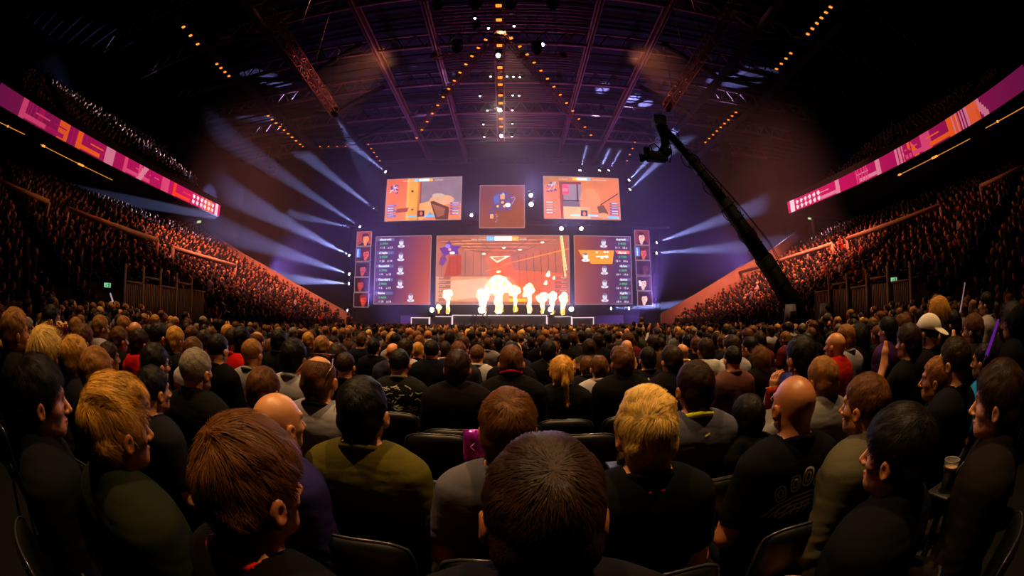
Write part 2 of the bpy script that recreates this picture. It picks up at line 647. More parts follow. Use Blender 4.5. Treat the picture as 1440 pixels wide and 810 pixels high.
def make_shirt(kind, pose, h, seed=1):
    st = pose == 'stand'
    xs = np.arange(-.40, .40, h); ys = np.arange(-.24, .46, h); zs = np.arange(.44, 1.22, h)
    F = Field(xs, ys, zs)
    dr = {'tshirt': .010, 'long': .013, 'hoodie': .020, 'jacket': .022}[kind]
    torso(F, dr, .04)
    if kind == 'tshirt': arms(F, pose, .014, .03, .62)
    else: arms(F, pose, dr, .035, 1.97)
    if kind == 'hoodie':
        F.cone((-.07, -.085, 1.055), (.07, -.085, 1.055), .045, .045, .03)
        F.ell((0, -.115, 1.00), (.085, .045, .075), .03)
        F.cone((-.075, -.05, 1.06), (-.05, .05, 1.02), .03, .025, .02); F.cone((.075, -.05, 1.06), (.05, .05, 1.02), .03, .025, .02)
    if kind == 'jacket':
        F.cone((-.05, -.075, 1.085), (.05, -.075, 1.085), .028, .028, .02)
        F.cone((-.065, -.06, 1.08), (-.05, .04, 1.035), .024, .02, .02); F.cone((.065, -.06, 1.08), (.05, .04, 1.035), .024, .02, .02)
    # neckline: a slanted cut, higher at the nape
    top = {'tshirt': 1.063, 'long': 1.070, 'hoodie': 1.115, 'jacket': 1.118}[kind]
    F.cut(lambda X, Y, Z: np.minimum((Z - top + (Y + .06) * .42) * .9 + 0 * X, .076 - np.sqrt(X ** 2 + (Y + .036) ** 2) + 0 * Z))
    F.cut(lambda X, Y, Z: (.50 - Z) + 0 * X + 0 * Y)
    V, Q = F.extract()
    V = cloth_wrinkle(V, Q, .0035 if kind == 'tshirt' else .006, seed)
    if st: V = V + np.array([0, 0, .44])
    return V, Q


def make_trousers(st, h):
    F = Field(np.arange(-.26, .26, h), np.arange(-.2, .6, h), np.arange(-.40 if st else .06, .66, h))
    F.ell((0, -.02, .56), (.180, .132, .10), .03)
    legs(F, st, .012)
    zc = -.36 if st else .11
    F.cut(lambda X, Y, Z: (zc - Z) + 0 * X + 0 * Y)
    V, Q = F.extract()
    V = cloth_wrinkle(V, Q, .004, 3, -.4)
    if st: V = V + np.array([0, 0, .44])
    return V, Q


def make_shoe():
    F = Field(np.arange(-.06, .06, .008), np.arange(-.08, .25, .008), np.arange(-.01, .13, .008))
    F.cone((0, 0, .05), (0, .13, .035), .044, .036, .03)
    F.cone((0, -.01, .10), (0, -.01, .04), .043, .045, .02)
    F.cut(lambda X, Y, Z: (.004 - Z) + 0 * X + 0 * Y)
    return F.extract()


# hair: thickness on top, sides, nape, noise amplitude, ribbons
HAIRS = {
    'crop':    dict(top=.010, side=.0035, nape=0, amp=.003, f=60, strand=.013, lift=.2),
    'buzz':    dict(top=.005, side=.003, nape=0, amp=.001, f=60, strand=.005, lift=.3),
    'short':   dict(top=.015, side=.0035, nape=.4, amp=.004, f=40, strand=.026, lift=.12),
    'tousled': dict(top=.022, side=.006, nape=.5, amp=.008, f=34, strand=.040, lift=.16),
    'quiff':   dict(top=.026, side=.004, nape=.2, amp=.008, f=30, strand=.050, lift=.12),
    'thick':   dict(top=.020, side=.010, nape=.9, amp=.005, f=36, strand=.034, lift=.1),
    'long':    dict(top=.020, side=.016, nape=1.0, amp=.005, f=26, strand=.09, lift=.05),
    'ponytail': dict(top=.012, side=.010, nape=.8, amp=.002, f=26, strand=.05, lift=.02),
    'balding': dict(top=.0, side=.006, nape=.4, amp=.002, f=50, strand=.010, lift=.3),
}


def make_hair(kind, h, ribbons, seed=0):
    p = HAIRS[kind]
    lo, hi = (1.0, 1.36)
    if kind in ('long', 'ponytail'): lo = .82
    F = Field(np.arange(-.14, .14, h), np.arange(-.22, .14, h), np.arange(lo, hi, h))
    c = HC
    sd = p['side']
    F.ell(c + [0, -.003, 0], (.0765 + sd, .098 + sd, .0905 + min(sd, .008)), .005)
    if p['top'] > 0:
        F.ell(c + [0, .004, .012 + p['top'] * .25], (.073 + p['top'] * .55, .097 + p['top'] * .45, .082 + p['top']), .02)
    if kind == 'quiff':
        F.ell(c + [0, .05, .085], (.058, .04, .028), .02, rot=(.3, 0, 0))
    if p['nape']:
        F.cone((-.03, -.062, 1.16), (-.025, -.062, 1.145 - .05 * p['nape']), .045 + sd * .6, .034, .02)
        F.cone((.03, -.062, 1.16), (.025, -.062, 1.145 - .05 * p['nape']), .045 + sd * .6, .034, .02)
    c1 = .034
    if kind == 'long': c1 = .05
    nap = .105 + .025 * p['nape']

    def keep(X, Y, Z):
        y, z = Y - c[1], Z - c[2]
        a = (.75 * y - .66 * z) - c1
        b = (-nap - z)
        a2 = a + 0 * X
        return np.maximum(a2, b + 0 * X)
    F.cut(keep)
    if kind == 'balding':
        F.cut(lambda X, Y, Z: (.078 - np.sqrt(X ** 2 + ((Y - .03) * .72) ** 2 + ((Z - 1.31) * .9) ** 2)) * .9)
    if kind == 'long':
        F.cone((0, -.045, 1.19), (0, -.085, .96), .088, .085, .03, sy=.62)
        F.cone((-.06, -.01, 1.17), (-.075, -.04, .98), .034, .03, .03); F.cone((.06, -.01, 1.17), (.075, -.04, .98), .034, .03, .03)
    if kind == 'ponytail':
        F.ell((0, -.118, 1.235), (.024, .024, .024), .01)
        F.cone((0, -.135, 1.235), (.01, -.155, 1.13), .020, .026, .01); F.cone((.01, -.155, 1.13), (.03, -.15, .97), .025, .009, .01)
    V, Q = F.extract()
    n = vnormals(V, Q)
    top = np.clip((V[:, 2] - 1.15) / .1, .3, 1)
    V = V + n * (p['amp'] * top * wob(V, p['f'], 3, seed))[:, None]
    C = np.repeat((.72 + .28 * wob(V, 90, 2, seed + 2))[:, None], 3, 1)
    # gentle pull into the head at the hairline is left to the keep() cut
    if not ribbons:
        return V, [Q], C
    r = np.random.default_rng(seed + 100)
    tri = V[Q[:, 0]]; area = np.linalg.norm(np.cross(V[Q[:, 2]] - V[Q[:, 0]], V[Q[:, 3]] - V[Q[:, 1]]), axis=1)
    fi = r.choice(len(Q), ribbons, p=area / area.sum())
    w = r.dirichlet((1, 1, 1, 1), ribbons)
    P = (V[Q[fi]] * w[:, :, None]).sum(1)
    nn = vnormals(V, Q); N = (nn[Q[fi]] * w[:, :, None]).sum(1); N /= np.linalg.norm(N, axis=1)[:, None]
    out = np.abs(V[Q[fi]][:, 0] - c)[:, 0] * 0 + 1
    whorl = np.array([.012, -.075, 1.29])
    S = 4
    pts = [P - N * .002]
    d = P - whorl
    d += .35 * np.array([0, .5, -1.0]) * .06
    clump = np.stack([wob(P, 45, 2, seed + 7), wob(P, 45, 2, seed + 8), wob(P, 45, 2, seed + 9)], 1)
    if kind in ('long', 'ponytail'):
        d = np.where((P[:, 2] < 1.2)[:, None], np.array([0, -.1, -1.0]) * .1, d)
        clump *= .25
    if kind == 'quiff':
        d = np.where((P[:, 2] > 1.26)[:, None], np.array([.3, .2, .35]) * .1 + .3 * d, d)
    amt = {'tousled': .6, 'quiff': .45, 'crop': .35, 'buzz': .3}.get(kind, .35)
    d = d / np.linalg.norm(d, axis=1)[:, None] + clump * amt + r.normal(size=P.shape) * .16 + np.array([.25, .15, 0]) * (P[:, 2:3] > 1.27)
    L = p['strand'] * r.uniform(.6, 1.2, ribbons)
    cur = P.copy(); nrm = N.copy()
    for i in range(S):
        t = d - nrm * (d * nrm).sum(1)[:, None]
        t /= np.maximum(np.linalg.norm(t, axis=1)[:, None], 1e-6)
        st = (t + nrm * p['lift'] * (1 - i / S * .9)) * (L / S)[:, None]
        cur = cur + st
        if kind not in ('long', 'ponytail'):
            e = (cur - c) / np.array([.08, .1, .095]) ** 2
            nrm = e / np.linalg.norm(e, axis=1)[:, None]
        pts.append(cur)
    pts = np.stack(pts, 1)                       # n,S+1,3
    T = np.gradient(pts, axis=1)
    side = np.cross(T, N[:, None, :]); side /= np.maximum(np.linalg.norm(side, axis=2)[:, :, None], 1e-9)
    wd = r.uniform(.0004, .0010, ribbons)[:, None, None] * np.array([1, 1, .85, .6, .12])[None, :, None] * (1.3 if kind in ('long', 'ponytail') else 1)
    RV = np.stack([pts - side * wd, pts + side * wd], 2).reshape(-1, 3)   # n,(S+1),2
    base = (np.arange(ribbons) * (S + 1) * 2)[:, None, None] + (np.arange(S) * 2)[None, :, None] + np.array([0, 1, 3, 2])[None, None, :]
    RQ = base.reshape(-1, 4) + len(V)
    rc = (r.uniform(.78, 1.22, ribbons)[:, None] * (1 + .25 * clump[:, :1]))
    RC = np.repeat(np.clip(rc, .4, 1.7), (S + 1) * 2, 0) * np.ones(3)
    return np.concatenate([V, RV]), [Q, RQ], np.concatenate([C, RC])

# ------------------------------------------------------------------ the arena shell
def struct(name, mb, mat, **k):
    o = mb.build(name, mat, None)
    o['kind'] = 'structure'
    return o


XI, XO, Z0, SL = 11.3, 31.0, 1.62, .455      # inner edge, outer edge, height of the first row, rake of the side stands
ROWP = .82
struct('floor', MB().box((-36, -9, -.2), (36, 47, 0)), M_FLOOR)
M_BACK = flat_mat('black_drape', '17131c', .95, 0, .1, .3, 2)
struct('wall_back', MB().box((-36, 46, 0), (36, 46.4, 23)), M_BACK)
struct('wall_front', MB().box((-36, -9.4, 0), (36, -9, 23)), M_BACK)
struct('wall_left', MB().box((-36.4, -9, 0), (-36, 46, 23)), M_BACK)
struct('wall_right', MB().box((36, -9, 0), (36.4, 46, 23)), M_BACK)
# roof deck: profiled panels between purlins
mb = MB().box((-36, -9, 22.0), (36, 46, 22.4))
for i in range(46):
    mb.box((-36, -8.8 + i * 1.2, 21.93), (36, -8.4 + i * 1.2, 22.0))
struct('ceiling', mb, M_ROOF)


def stepped(sd, x0, x1, z0, sl, y0, y1, rp, base):
    """a bowl of steps"""
    mb = MB()
    n = int((x1 - x0) / rp)
    for i in range(n):
        a, b = x0 + i * rp, x0 + (i + 1) * rp
        z = z0 + (a - x0) * sl
        lo, hi = (a, b) if sd > 0 else (-b, -a)
        mb.box((lo, y0, base), (hi, y1, z))
    return mb


for sd, nm in ((-1, 'left'), (1, 'right')):
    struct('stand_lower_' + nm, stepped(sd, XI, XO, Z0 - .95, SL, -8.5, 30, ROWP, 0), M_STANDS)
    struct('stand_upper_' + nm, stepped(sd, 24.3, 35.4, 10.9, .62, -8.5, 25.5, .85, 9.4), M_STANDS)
    # parapet that closes the stand towards the stage: follows the rake
    pix = [(929, 441), (980, 412), (1035, 378), (1080, 354), (1133, 315)] if sd > 0 else [(491, 440), (440, 412), (385, 380), (345, 358), (284, 318)]
    P = [(abs(q[0]), q[2]) for q in (at(a_, b_, 30) for a_, b_ in pix)]
    V = []
    for x, z in P:
        for y in (29.75, 30.05):
            V += [(sd * x, y, z - 2.2), (sd * x, y, z)]
    F = []
    for i in range(len(P) - 1):
        a = i * 4; b = a + 4
        F += [[a, a + 1, b + 1, b], [a + 2, b + 2, b + 3, a + 3], [a + 1, a + 3, b + 3, b + 1], [a, b, b + 2, a + 2]]
    F += [[0, 2, 3, 1], [4 * len(P) - 4, 4 * len(P) - 3, 4 * len(P) - 1, 4 * len(P) - 2]]
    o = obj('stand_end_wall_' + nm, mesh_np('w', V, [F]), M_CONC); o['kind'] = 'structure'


def onrake(px, py, up=.9):
    """point where the sight line meets a plane floating UP above the lower rake"""
    d = ray(px, py); s = 1 if d[0] > 0 else -1
    # z = Z0-.95+up+ (|x|-XI)*SL
    t = (Z0 - .95 + up - XI * SL - CAM[2]) / (d[2] - SL * s * d[0])
    return CAM + d * t


def rail(name, pts, label, group, posts=True, r=.05, mat=None, low=.9, every=99):
    root = empty(name, pts[0])
    tag(root, label, 'railing', group)
    P = [np.array(p) - np.array(pts[0]) for p in pts]
    MB().tube(P, r, 8).build('top_bar', mat or M_RAIL, root, True)
    L = 0
    for a, b in zip(P[:-1], P[1:]):
        n = max(int(np.linalg.norm(b - a) / every), 1)
        for i in range(n + 1):
            q = a + (b - a) * i / n
            MB().tube([q, q - np.array([0, 0, low])], r * (.8 if i in (0, n) else .35), 6).build('post', mat or M_RAIL, root, True)
    return root


def railp(name, pix, label, **k):
    pts = [onrake(*p, 1.45) for p in pix]
    return rail(name, pts, label, 'beige guard rails in the side stands', **k)


railp('guard_rail', [(96, 294), (222, 338)], 'beige guard rail across the stand above the left exit sign, longest of that side', r=.13)
railp('guard_rail', [(244, 349), (331, 374)], 'short beige guard rail in the crowd below the left parapet, nearer the stage', r=.13)
railp('guard_rail', [(0, 255), (69, 284)], 'dim beige guard rail high in the dark end of the left stand', r=.11)
railp('guard_rail', [(1191, 336), (1322, 289)], 'long beige guard rail across the right stand under the pink ribbon board', r=.14)
railp('guard_rail', [(1038, 384), (1170, 343)], 'beige guard rail beside the camera crane on the right stand', r=.13)
railp('guard_rail', [(1378, 262), (1440, 233)], 'dim beige guard rail at the far right edge under the amber strip', r=.11)

# vomitories: tunnel shade put in as flat dark panels, with slatted gates
M_MOUTHSHADE = flat_mat('mouth_shade', '0a0809', .9)
for sd, nm, y0, y1, lab in ((-1, 'left', 8.0, 12.2, 'left'), (1, 'right', 7.5, 12.6, 'right')):
    root = empty('stand_entrance', (sd * (XI - .05), y0, 0))
    tag(root, 'dark tunnel mouth with slatted railings in the front wall of the %s stand' % lab, 'entrance')
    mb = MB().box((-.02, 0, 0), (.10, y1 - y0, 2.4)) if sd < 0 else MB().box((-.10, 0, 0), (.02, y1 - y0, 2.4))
    mb.build('doorway', M_MOUTHSHADE, root)  # thin dark slab stands in for the shaded tunnel depth
    x = .16 if sd < 0 else -.16
    for g in range(5):
        a = g * (y1 - y0) / 5
        gb = MB()
        gb.box((x - .03, a, .9), (x + .03, a + .06, 2.9)); gb.box((x - .02, a, 2.35 + (g % 2) * .2), (x + .02, a + .85, 2.42 + (g % 2) * .2)); gb.box((x - .02, a, 1.0), (x + .02, a + .85, 1.06))
        for q in range(9): gb.box((x - .012, a + .08 + q * .085, 1.0), (x + .012, a + .105 + q * .085, 2.4))
        gb.build('slatted_panel', M_CONC, root)

# ------------------------------------------------------------------ exit signs
for px, py, lab in ((151, 401, 'green and white running-figure exit sign in the left stand'), (1257, 393, 'green and white running-figure exit sign in the right stand')):
    p = onrake(px, py, 1.0); s = 1 if p[0] > 0 else -1
    root = empty('exit_sign', p, s * -.9); root.scale = (.5, .5, .5)
    tag(root, lab, 'sign')
    MB().box((-.30, -.0, -.17), (.30, .07, .17)).build('housing', M_DARKSTEEL, root)
    MB().box((-.27, -.012, -.14), (.27, -.002, .14)).build('panel', emit_mat('exit_green', '8fe0a0', .8), root)
    fm = MB()
    fm.tube([(-.05, -.02, .09), (-.05, -.02, .1)], .022, 8); fm.tube([(-.05, -.02, .06), (-.08, -.02, -.03)], .018, 6)
    fm.tube([(-.08, -.02, -.03), (-.03, -.02, -.06), (-.04, -.02, -.12)], .012, 6); fm.tube([(-.08, -.02, -.03), (-.12, -.02, -.08), (-.17, -.02, -.08)], .012, 6)
    fm.tube([(-.05, -.02, .05), (.0, -.02, .01), (.03, -.02, .03)], .01, 6); fm.box((.08, -.022, -.12), (.17, -.015, .11))
    fm.build('running_figure', emit_mat('exit_ink', '0f5030', .4), root)
for px, py, Y, lab in ((280, 312, 30.5, 'small green exit lamp beside the post at the end of the left stand'), (1139, 307, 30.5, 'small green exit lamp above the end of the right stand parapet')):
    p = at(px, py, Y)
    root = empty('exit_lamp', p); tag(root, lab, 'sign')
    MB().box((-.32, 0, -.16), (.32, .1, .16)).build('housing', M_DARKSTEEL, root)
    MB().box((-.27, -.02, -.11), (.27, -.002, .11)).build('panel', emit_mat('exit_pale', 'c8e8a0', 1.0), root)
for px, py0, py1, lab in ((272, 304, 330, 'tall beige post at the end of the left stand beside the exit lamp'), (1146, 299, 327, 'tall beige post at the end of the right stand beside the exit lamp')):
    a, b = at(px, py1, 29), at(px, py0, 29)
    root = empty('stand_post', (a[0], 29, a[2] - .6)); tag(root, lab, 'post')
    MB().box((-.16, -.16, 0), (.16, .16, b[2] - a[2] + .6)).build('shaft', M_CONC, root)
    MB().box((-.2, -.2, b[2] - a[2] + .6), (.2, .2, b[2] - a[2] + .66)).build('cap', M_CONC, root)


# ------------------------------------------------------------------ LED pictures: every face of the grid is one LED cluster
class Pic:
    def __init__(s, w, h, bg=(0, 0, 0)):
        s.w, s.h = w, h
        s.a = np.zeros((h, w, 3)); s.a[:] = srgb(bg) if isinstance(bg, str) else bg
        s.X, s.Y = np.meshgrid((np.arange(w) + .5) / w, (np.arange(h) + .5) / h)
        s.P = np.stack([s.X, s.Y, 0 * s.X], -1)

    def m(s, mask, c, a=1.0):
        c = np.array(srgb(c)) if isinstance(c, str) else np.array(c)
        mm = (mask * a)[..., None]
        s.a = s.a * (1 - mm) + c * mm
        return s

    def rect(s, x0, y0, x1, y1, c, a=1.0):
        return s.m(((s.X >= x0) & (s.X < x1) & (s.Y >= y0) & (s.Y < y1)).astype(float), c, a)

    def poly(s, pts, c, a=1.0):
        ins = np.zeros(s.X.shape, bool)
        n = len(pts)
        for i in range(n):
            (x0, y0), (x1, y1) = pts[i], pts[(i + 1) % n]
            if y0 == y1: continue
            cr = ((s.Y >= min(y0, y1)) & (s.Y < max(y0, y1))) & (s.X < (s.Y - y0) * (x1 - x0) / (y1 - y0) + x0)
            ins ^= cr
        return s.m(ins.astype(float), c, a)

    def ell(s, cx, cy, rx, ry, c, a=1.0, soft=.12):
        d = np.sqrt(((s.X - cx) / rx) ** 2 + ((s.Y - cy) / ry) ** 2)
        return s.m(np.clip((1 - d) / soft + .5, 0, 1), c, a)

    def line(s, x0, y0, x1, y1, w, c, a=1.0):
        ar = s.w / s.h
        ax, ay, bx, by = x0 * ar, y0, x1 * ar, y1
        px, py = s.X * ar - ax, s.Y - ay
        L = max((bx - ax) ** 2 + (by - ay) ** 2, 1e-9)
        t = np.clip((px * (bx - ax) + py * (by - ay)) / L, 0, 1)
        d = np.hypot(px - t * (bx - ax), py - t * (by - ay))
        return s.m((d < w).astype(float), c, a)

    def grad(s, c0, c1, ang=0.0, f=None):
        t = (s.X * math.cos(ang) + s.Y * math.sin(ang)) if f is None else f
        t = np.clip(t, 0, 1)[..., None]
        s.a = np.array(srgb(c0)) * (1 - t) + np.array(srgb(c1)) * t
        return s

    def noise(s, amp, f=12, seed=0):
        n = wob(s.P.reshape(-1, 3) * np.array([s.w / s.h, 1, 1]), f, 3, seed).reshape(s.h, s.w, 1)
        s.a = np.clip(s.a * (1 + amp * n), 0, 4)
        return s

    def border(s, c='d9b8b4', t=1):
        for sl in ((slice(0, t), slice(None)), (slice(-t, None), slice(None)), (slice(None), slice(0, t)), (slice(None), slice(-t, None))):
            s.a[sl] = srgb(c)
        return s

    def mesh(s, name, W, H, path=None):
        w, h = s.w, s.h
        gx, gz = np.meshgrid(np.linspace(0, 1, w + 1), np.linspace(1, 0, h + 1))
        if path is None:
            V = np.stack([(gx - .5) * W, 0 * gx, (gz - .5) * H], -1).reshape(-1, 3)
        else:
            V = path(gx, gz).reshape(-1, 3)
        i = np.arange(h)[:, None] * (w + 1) + np.arange(w)[None, :]
        F = np.stack([i + (w + 1), i + (w + 2), i + 1, i], -1).reshape(-1, 4)
        me = mesh_np(name, V, [F])
        a = me.color_attributes.new('Col', 'FLOAT_COLOR', 'CORNER')
        c = np.ones((w * h, 4, 4), np.float32); c[:, :, :3] = s.a.reshape(-1, 1, 3)
        a.data.foreach_set('color', c.ravel())
        return me


M_LED = emit_attr('led_picture', 1.9)
M_LEDR = emit_attr('led_ribbon', 1.1)
M_HOUS = flat_mat('screen_housing', '0c0c10', .6, .2)
M_FRAMEW = emit_mat('led_edge', 'd8b4b8', .75)
YS = 40.0


def led_screen(corners, pic, label, group=None, Y=YS, edge=True):
    P = [at(px, py, Y) for px, py in corners]      # TL TR BR BL
    x0 = (P[0][0] + P[3][0]) / 2; x1 = (P[1][0] + P[2][0]) / 2
    z1 = (P[0][2] + P[1][2]) / 2; z0 = (P[2][2] + P[3][2]) / 2
    W, H = x1 - x0, z1 - z0
    root = empty('led_screen', ((x0 + x1) / 2, Y, (z0 + z1) / 2))
    tag(root, label, 'screen', group)
    obj('display', pic.mesh('display', W, H), M_LED, root)
    MB().box((-W / 2, .02, -H / 2), (W / 2, .28, H / 2)).build('housing', M_HOUS, root)
    t = .035 if W < 3 else .05
    fr = MB()
    fr.box((-W / 2 - t, -.02, H / 2), (W / 2 + t, .05, H / 2 + t)); fr.box((-W / 2 - t, -.02, -H / 2 - t), (W / 2 + t, .05, -H / 2))
    fr.box((-W / 2 - t, -.02, -H / 2), (-W / 2, .05, H / 2)); fr.box((W / 2, -.02, -H / 2), (W / 2 + t, .05, H / 2))
    fr.build('frame', M_FRAMEW, root)
    return root, W, H


MT = {}


def text(parent, s, x, z, size, c, y=-.03, align='LEFT', strength=1.0, rot=None, name='lettering', mat=None, ext=0.0, bold=.012):
    cu = bpy.data.curves.new(name, 'FONT')
    cu.body = s; cu.size = size; cu.align_x = align; cu.extrude = ext; cu.offset = bold * size; cu.resolution_u = 2
    if mat is None:
        if (c, strength) not in MT: MT[(c, strength)] = emit_mat('ink_' + c, c, strength)
        mat = MT[(c, strength)]
    to = bpy.data.objects.new('t', cu); col.objects.link(to)
    me = bpy.data.meshes.new_from_object(to.evaluated_get(bpy.context.evaluated_depsgraph_get()))
    bpy.data.objects.remove(to)
    me.materials.clear(); me.materials.append(mat)
    o = bpy.data.objects.new(name, me)
    o.parent = parent; o.location = (x, y, z); o.rotation_euler = rot or (PI / 2, 0, 0)
    col.objects.link(o)
    return o


def topbar(p, flip=False):
    a, b = ('58b0e8', 'f0a030') if not flip else ('f0b030', '58b0e8')
    p.rect(.32, .02, .68, .035, 'b07850', .6)
    p.rect(.38, .015, .44, .075, a); p.rect(.44, .015, .57, .075, 'f4efe4'); p.rect(.57, .015, .62, .075, b)


def minimap(p, x, y, s, seed):
    r = np.random.default_rng(seed)
    for i in range(9):
        u, v = r.uniform(0, 1, 2); p.rect(x + u * s * .8, y + v * s * 1.5, x + u * s * .8 + s * .25, y + v * s * 1.5 + s * .3, '3a2c78', .85)
    for i in range(5):
        u, v = r.uniform(0, 1, 2); p.line(x + u * s, y + v * s * 1.6, x + r.uniform(0, 1) * s, y + r.uniform(0, 1) * s * 1.6, .006, 'd8d0f0', .8)


def plates(p, left=True, c='4a3a80', n=5, y0=.68):
    for i in range(n):
        y = y0 + i * .062
        if left: p.rect(.02, y, .15 - (i % 2) * .03, y + .045, c, .9); p.rect(.03, y + .012, .11, y + .026, 'd8d8f0', .9)
        else: p.rect(.86, y, .98, y + .045, c, .9); p.rect(.89, y + .012, .97, y + .026, 'd8d8f0', .8)


# upper left game view
p = Pic(210, 118).grad('c8553a', 'd8704a', .8)
p.rect(.28, .0, .46, 1, 'd88a38'); p.rect(.28, 0, .31, 1, 'e09a48'); p.rect(.43, 0, .455, 1, 'b86428')
p.ell(.355, .31, .018, .028, '4a2010'); p.ell(.365, .75, .015, .022, '6a3010')
p.rect(.455, 0, 1, .62, '7c6270'); p.rect(.455, .1, .475, .62, '7a3838')
p.ell(.75, .54, .16, .12, 'c89070'); p.ell(.70, .43, .08, .05, 'b8988c'); p.rect(.47, .60, .75, .95, 'd08858')
p.poly([(.455, .62), (.62, .55), (.66, .8), (.5, 1), (.455, 1)], 'd89058')
p.poly([(.60, .58), (.64, .56), (.85, .72), (.84, 1), (.68, 1)], '5a2c24'); p.poly([(.62, .62), (.80, .75), (.78, .9), (.70, .95)], '8a5038')
p.poly([(.16, .72), (.32, .70), (.30, .80), (.14, .82)], '8a3c30'); p.poly([(.55, .95), (.60, .8), (.66, .95)], '7880a0')
minimap(p, .04, .11, .14, 3); topbar(p); plates(p, True, '4858a8', 5, .62); plates(p, False, '5a4890', 5, .60)
p.rect(.31, .89, .43, .93, '68a8e0'); p.rect(.53, .89, .66, .93, '68a8e0'); p.rect(.44, .78, .53, .92, '3a1c20'); p.ell(.485, .85, .02, .045, 'c06048')
p.noise(.12, 9, 1)
sc1, W, H = led_screen([(545, 252), (649, 250), (648, 309), (541.5, 310)], p, 'upper wide screen above the stage showing a wooden post and rifle view', 'upper wide game screens', edge=True)
text(sc1, 'NATUS VINCERE', -.62 * W / 2 + .25, .425 * H, .2, 'fff0e0'); text(sc1, 'ASTRALIS', .15 * W, .425 * H, .2, 'fff0e0')
sc1['label'] = 'upper wide screen over the stage showing an orange wooden post and a rifle'; del sc1['group']
# upper right game view
p = Pic(210, 118).grad('a86a38', 'd06a48', .6)
p.rect(0, .2, .22, 1, 'd06a48'); p.rect(.24, .16, .49, .7, '8c7484'); p.rect(.43, .16, .45, .60, '4a2838'); p.rect(.20, .12, .49, .18, '7a2c34')
p.poly([(.20, .14), (.245, .16), (.26, 1), (.215, 1)], '8c3c30'); p.rect(.25, .56, .49, .59, '3a2030'); p.rect(.25, .60, .49, .72, '6a5468')
p.rect(.25, .72, .60, 1, 'e0a070'); p.rect(.24, .2, .33, .42, 'e04060'); p.rect(.24, .27, .31, .36, 'b87088')
p.ell(.60, .6, .14, .35, 'dc8458', .6); p.line(.74, .66, .98, .38, .012, '3a2028'); p.poly([(.69, .70), (.78, .66), (.84, .86), (.80, .98), (.72, .9)], '6a4038')
p.ell(.77, .92, .07, .07, 'd88860'); minimap(p, .03, .13, .14, 5); topbar(p, True); plates(p, True, '9a6a58', 5, .60); plates(p, False, '5a4890', 5, .60)
p.rect(.34, .90, .46, .94, '90c0d8'); p.rect(.56, .90, .70, .94, '90c0d8'); p.rect(.47, .80, .56, .94, '3a3050'); p.ell(.52, .88, .02, .05, 'd07858'); p.rect(.83, .92, .98, .98, '70b0d8')
p.noise(.12, 9, 2)
sc3, W, H = led_screen([(764, 249.5), (869, 250), (872.5, 308), (766, 308)], p, 'upper wide screen over the stage showing a red doorway and a raised weapon')
text(sc3, 'ASTRALIS', -.3 * W, .425 * H, .2, 'fff0e0'); text(sc3, 'NATUS VINCERE', .14 * W, .425 * H, .2, 'fff0e0')
# square map screen
p = Pic(120, 114).grad('60303a', '7c3c1c', .9)
p.poly([(.25, .3), (.38, .15), (.62, .14), (.78, .32), (.7, .6), (.45, .62), (.33, .55), (.33, .72), (.22, .78), (.2, .62), (.28, .5)], '4c3a70', .75)
p.poly([(.30, .28), (.42, .2), (.44, .42), (.33, .45)], '4858a0', .9); p.rect(.46, .22, .56, .33, 'e08858'); p.rect(.5, .18, .55, .22, '70a0d8'); p.ell(.63, .47, .06, .05, 'e8e8ff'); p.ell(.51, .41, .03, .03, 'f0a040'); p.ell(.40, .50, .025, .03, 'f0b040'); p.ell(.55, .5, .025, .03, 'f0b040')
p.rect(.23, .69, .31, .79, 'f09060'); p.line(.7, .3, .78, .28, .006, 'b8a0c8'); p.line(.72, .45, .80, .30, .006, 'b8a0c8')
for i in range(5): p.rect(.35 + (i % 2) * .02, .68 + i * .045, .385 + (i % 2) * .02, .70 + i * .045, '9880b0')
p.noise(.1, 10, 3)
led_screen([(675.5, 261), (737, 261), (737.5, 320), (674.5, 320)], p, 'square screen with a purple tactical map, centred above the main screen')

# main screen
p = Pic(300, 160).grad('b04a20', 'c85020', 1.2)
r = np.random.default_rng(4)
p.poly([(0, .0), (1, .0), (1, .22), (.55, .33), (.42, .30), (0, .1)], '9a5240')
for i in range(9): p.line(0 + i * .03, .06 + i * .02, .95 - i * .05, .03 + i * .028, .004, 'd88858' if i % 2 else '6a3828', .8)
for i in range(5): p.line(.12 + i * .2, .02, .40 + i * .04, .30, .004, '703828', .7)
p.poly([(0, .1), (.42, .3), (.40, .60), (0, .60)], 'a45a48')
p.poly([(.10, .30), (.19, .28), (.19, .58), (.06, .60)], 'a8351c')
for i in range(6): p.line(.04 + i * .06, .18 + i * .02, .04 + i * .06, .58, .006, '84402e', .8)
p.poly([(.55, .33), (1, .12), (1, .9), (.62, .66)], 'a0503c')
for i in range(7): p.line(.62 + i * .055, .30 - i * .02, .63 + i * .055, .68 + i * .03, .006, '6e3428', .9)
p.poly([(0, .60), (.55, .6), (.62, .72), (.9, 1), (0, 1)], 'c88058'); p.poly([(.12, .66), (.38, .62), (.5, .86), (.1, .95)], 'd8a07c')
p.ell(.47, .33, .10, .14, 'e05828', .3); p.poly([(.40, .31), (.56, .30), (.46, .40)], 'f8e0c0'); p.poly([(.42, .32), (.53, .31), (.46, .375)], 'd86838')
p.line(.52, .42, 1, .19, .006, 'f08028'); p.line(.38, .52, .60, .38, .004, 'e07038'); p.line(.94, .0, .97, .6, .014, 'ffb870', .9); p.line(.95, .0, .98, .5, .005, 'ffe8b0')
p.poly([(.55, .5), (.95, .55), (1, 1), (.55, 1)], 'd8521c', .55)
for cx, cy in ((.51, .18), (.63, .21), (.36, .27), (.80, .10)): p.ell(cx, cy, .015, .012, 'fff0e0')
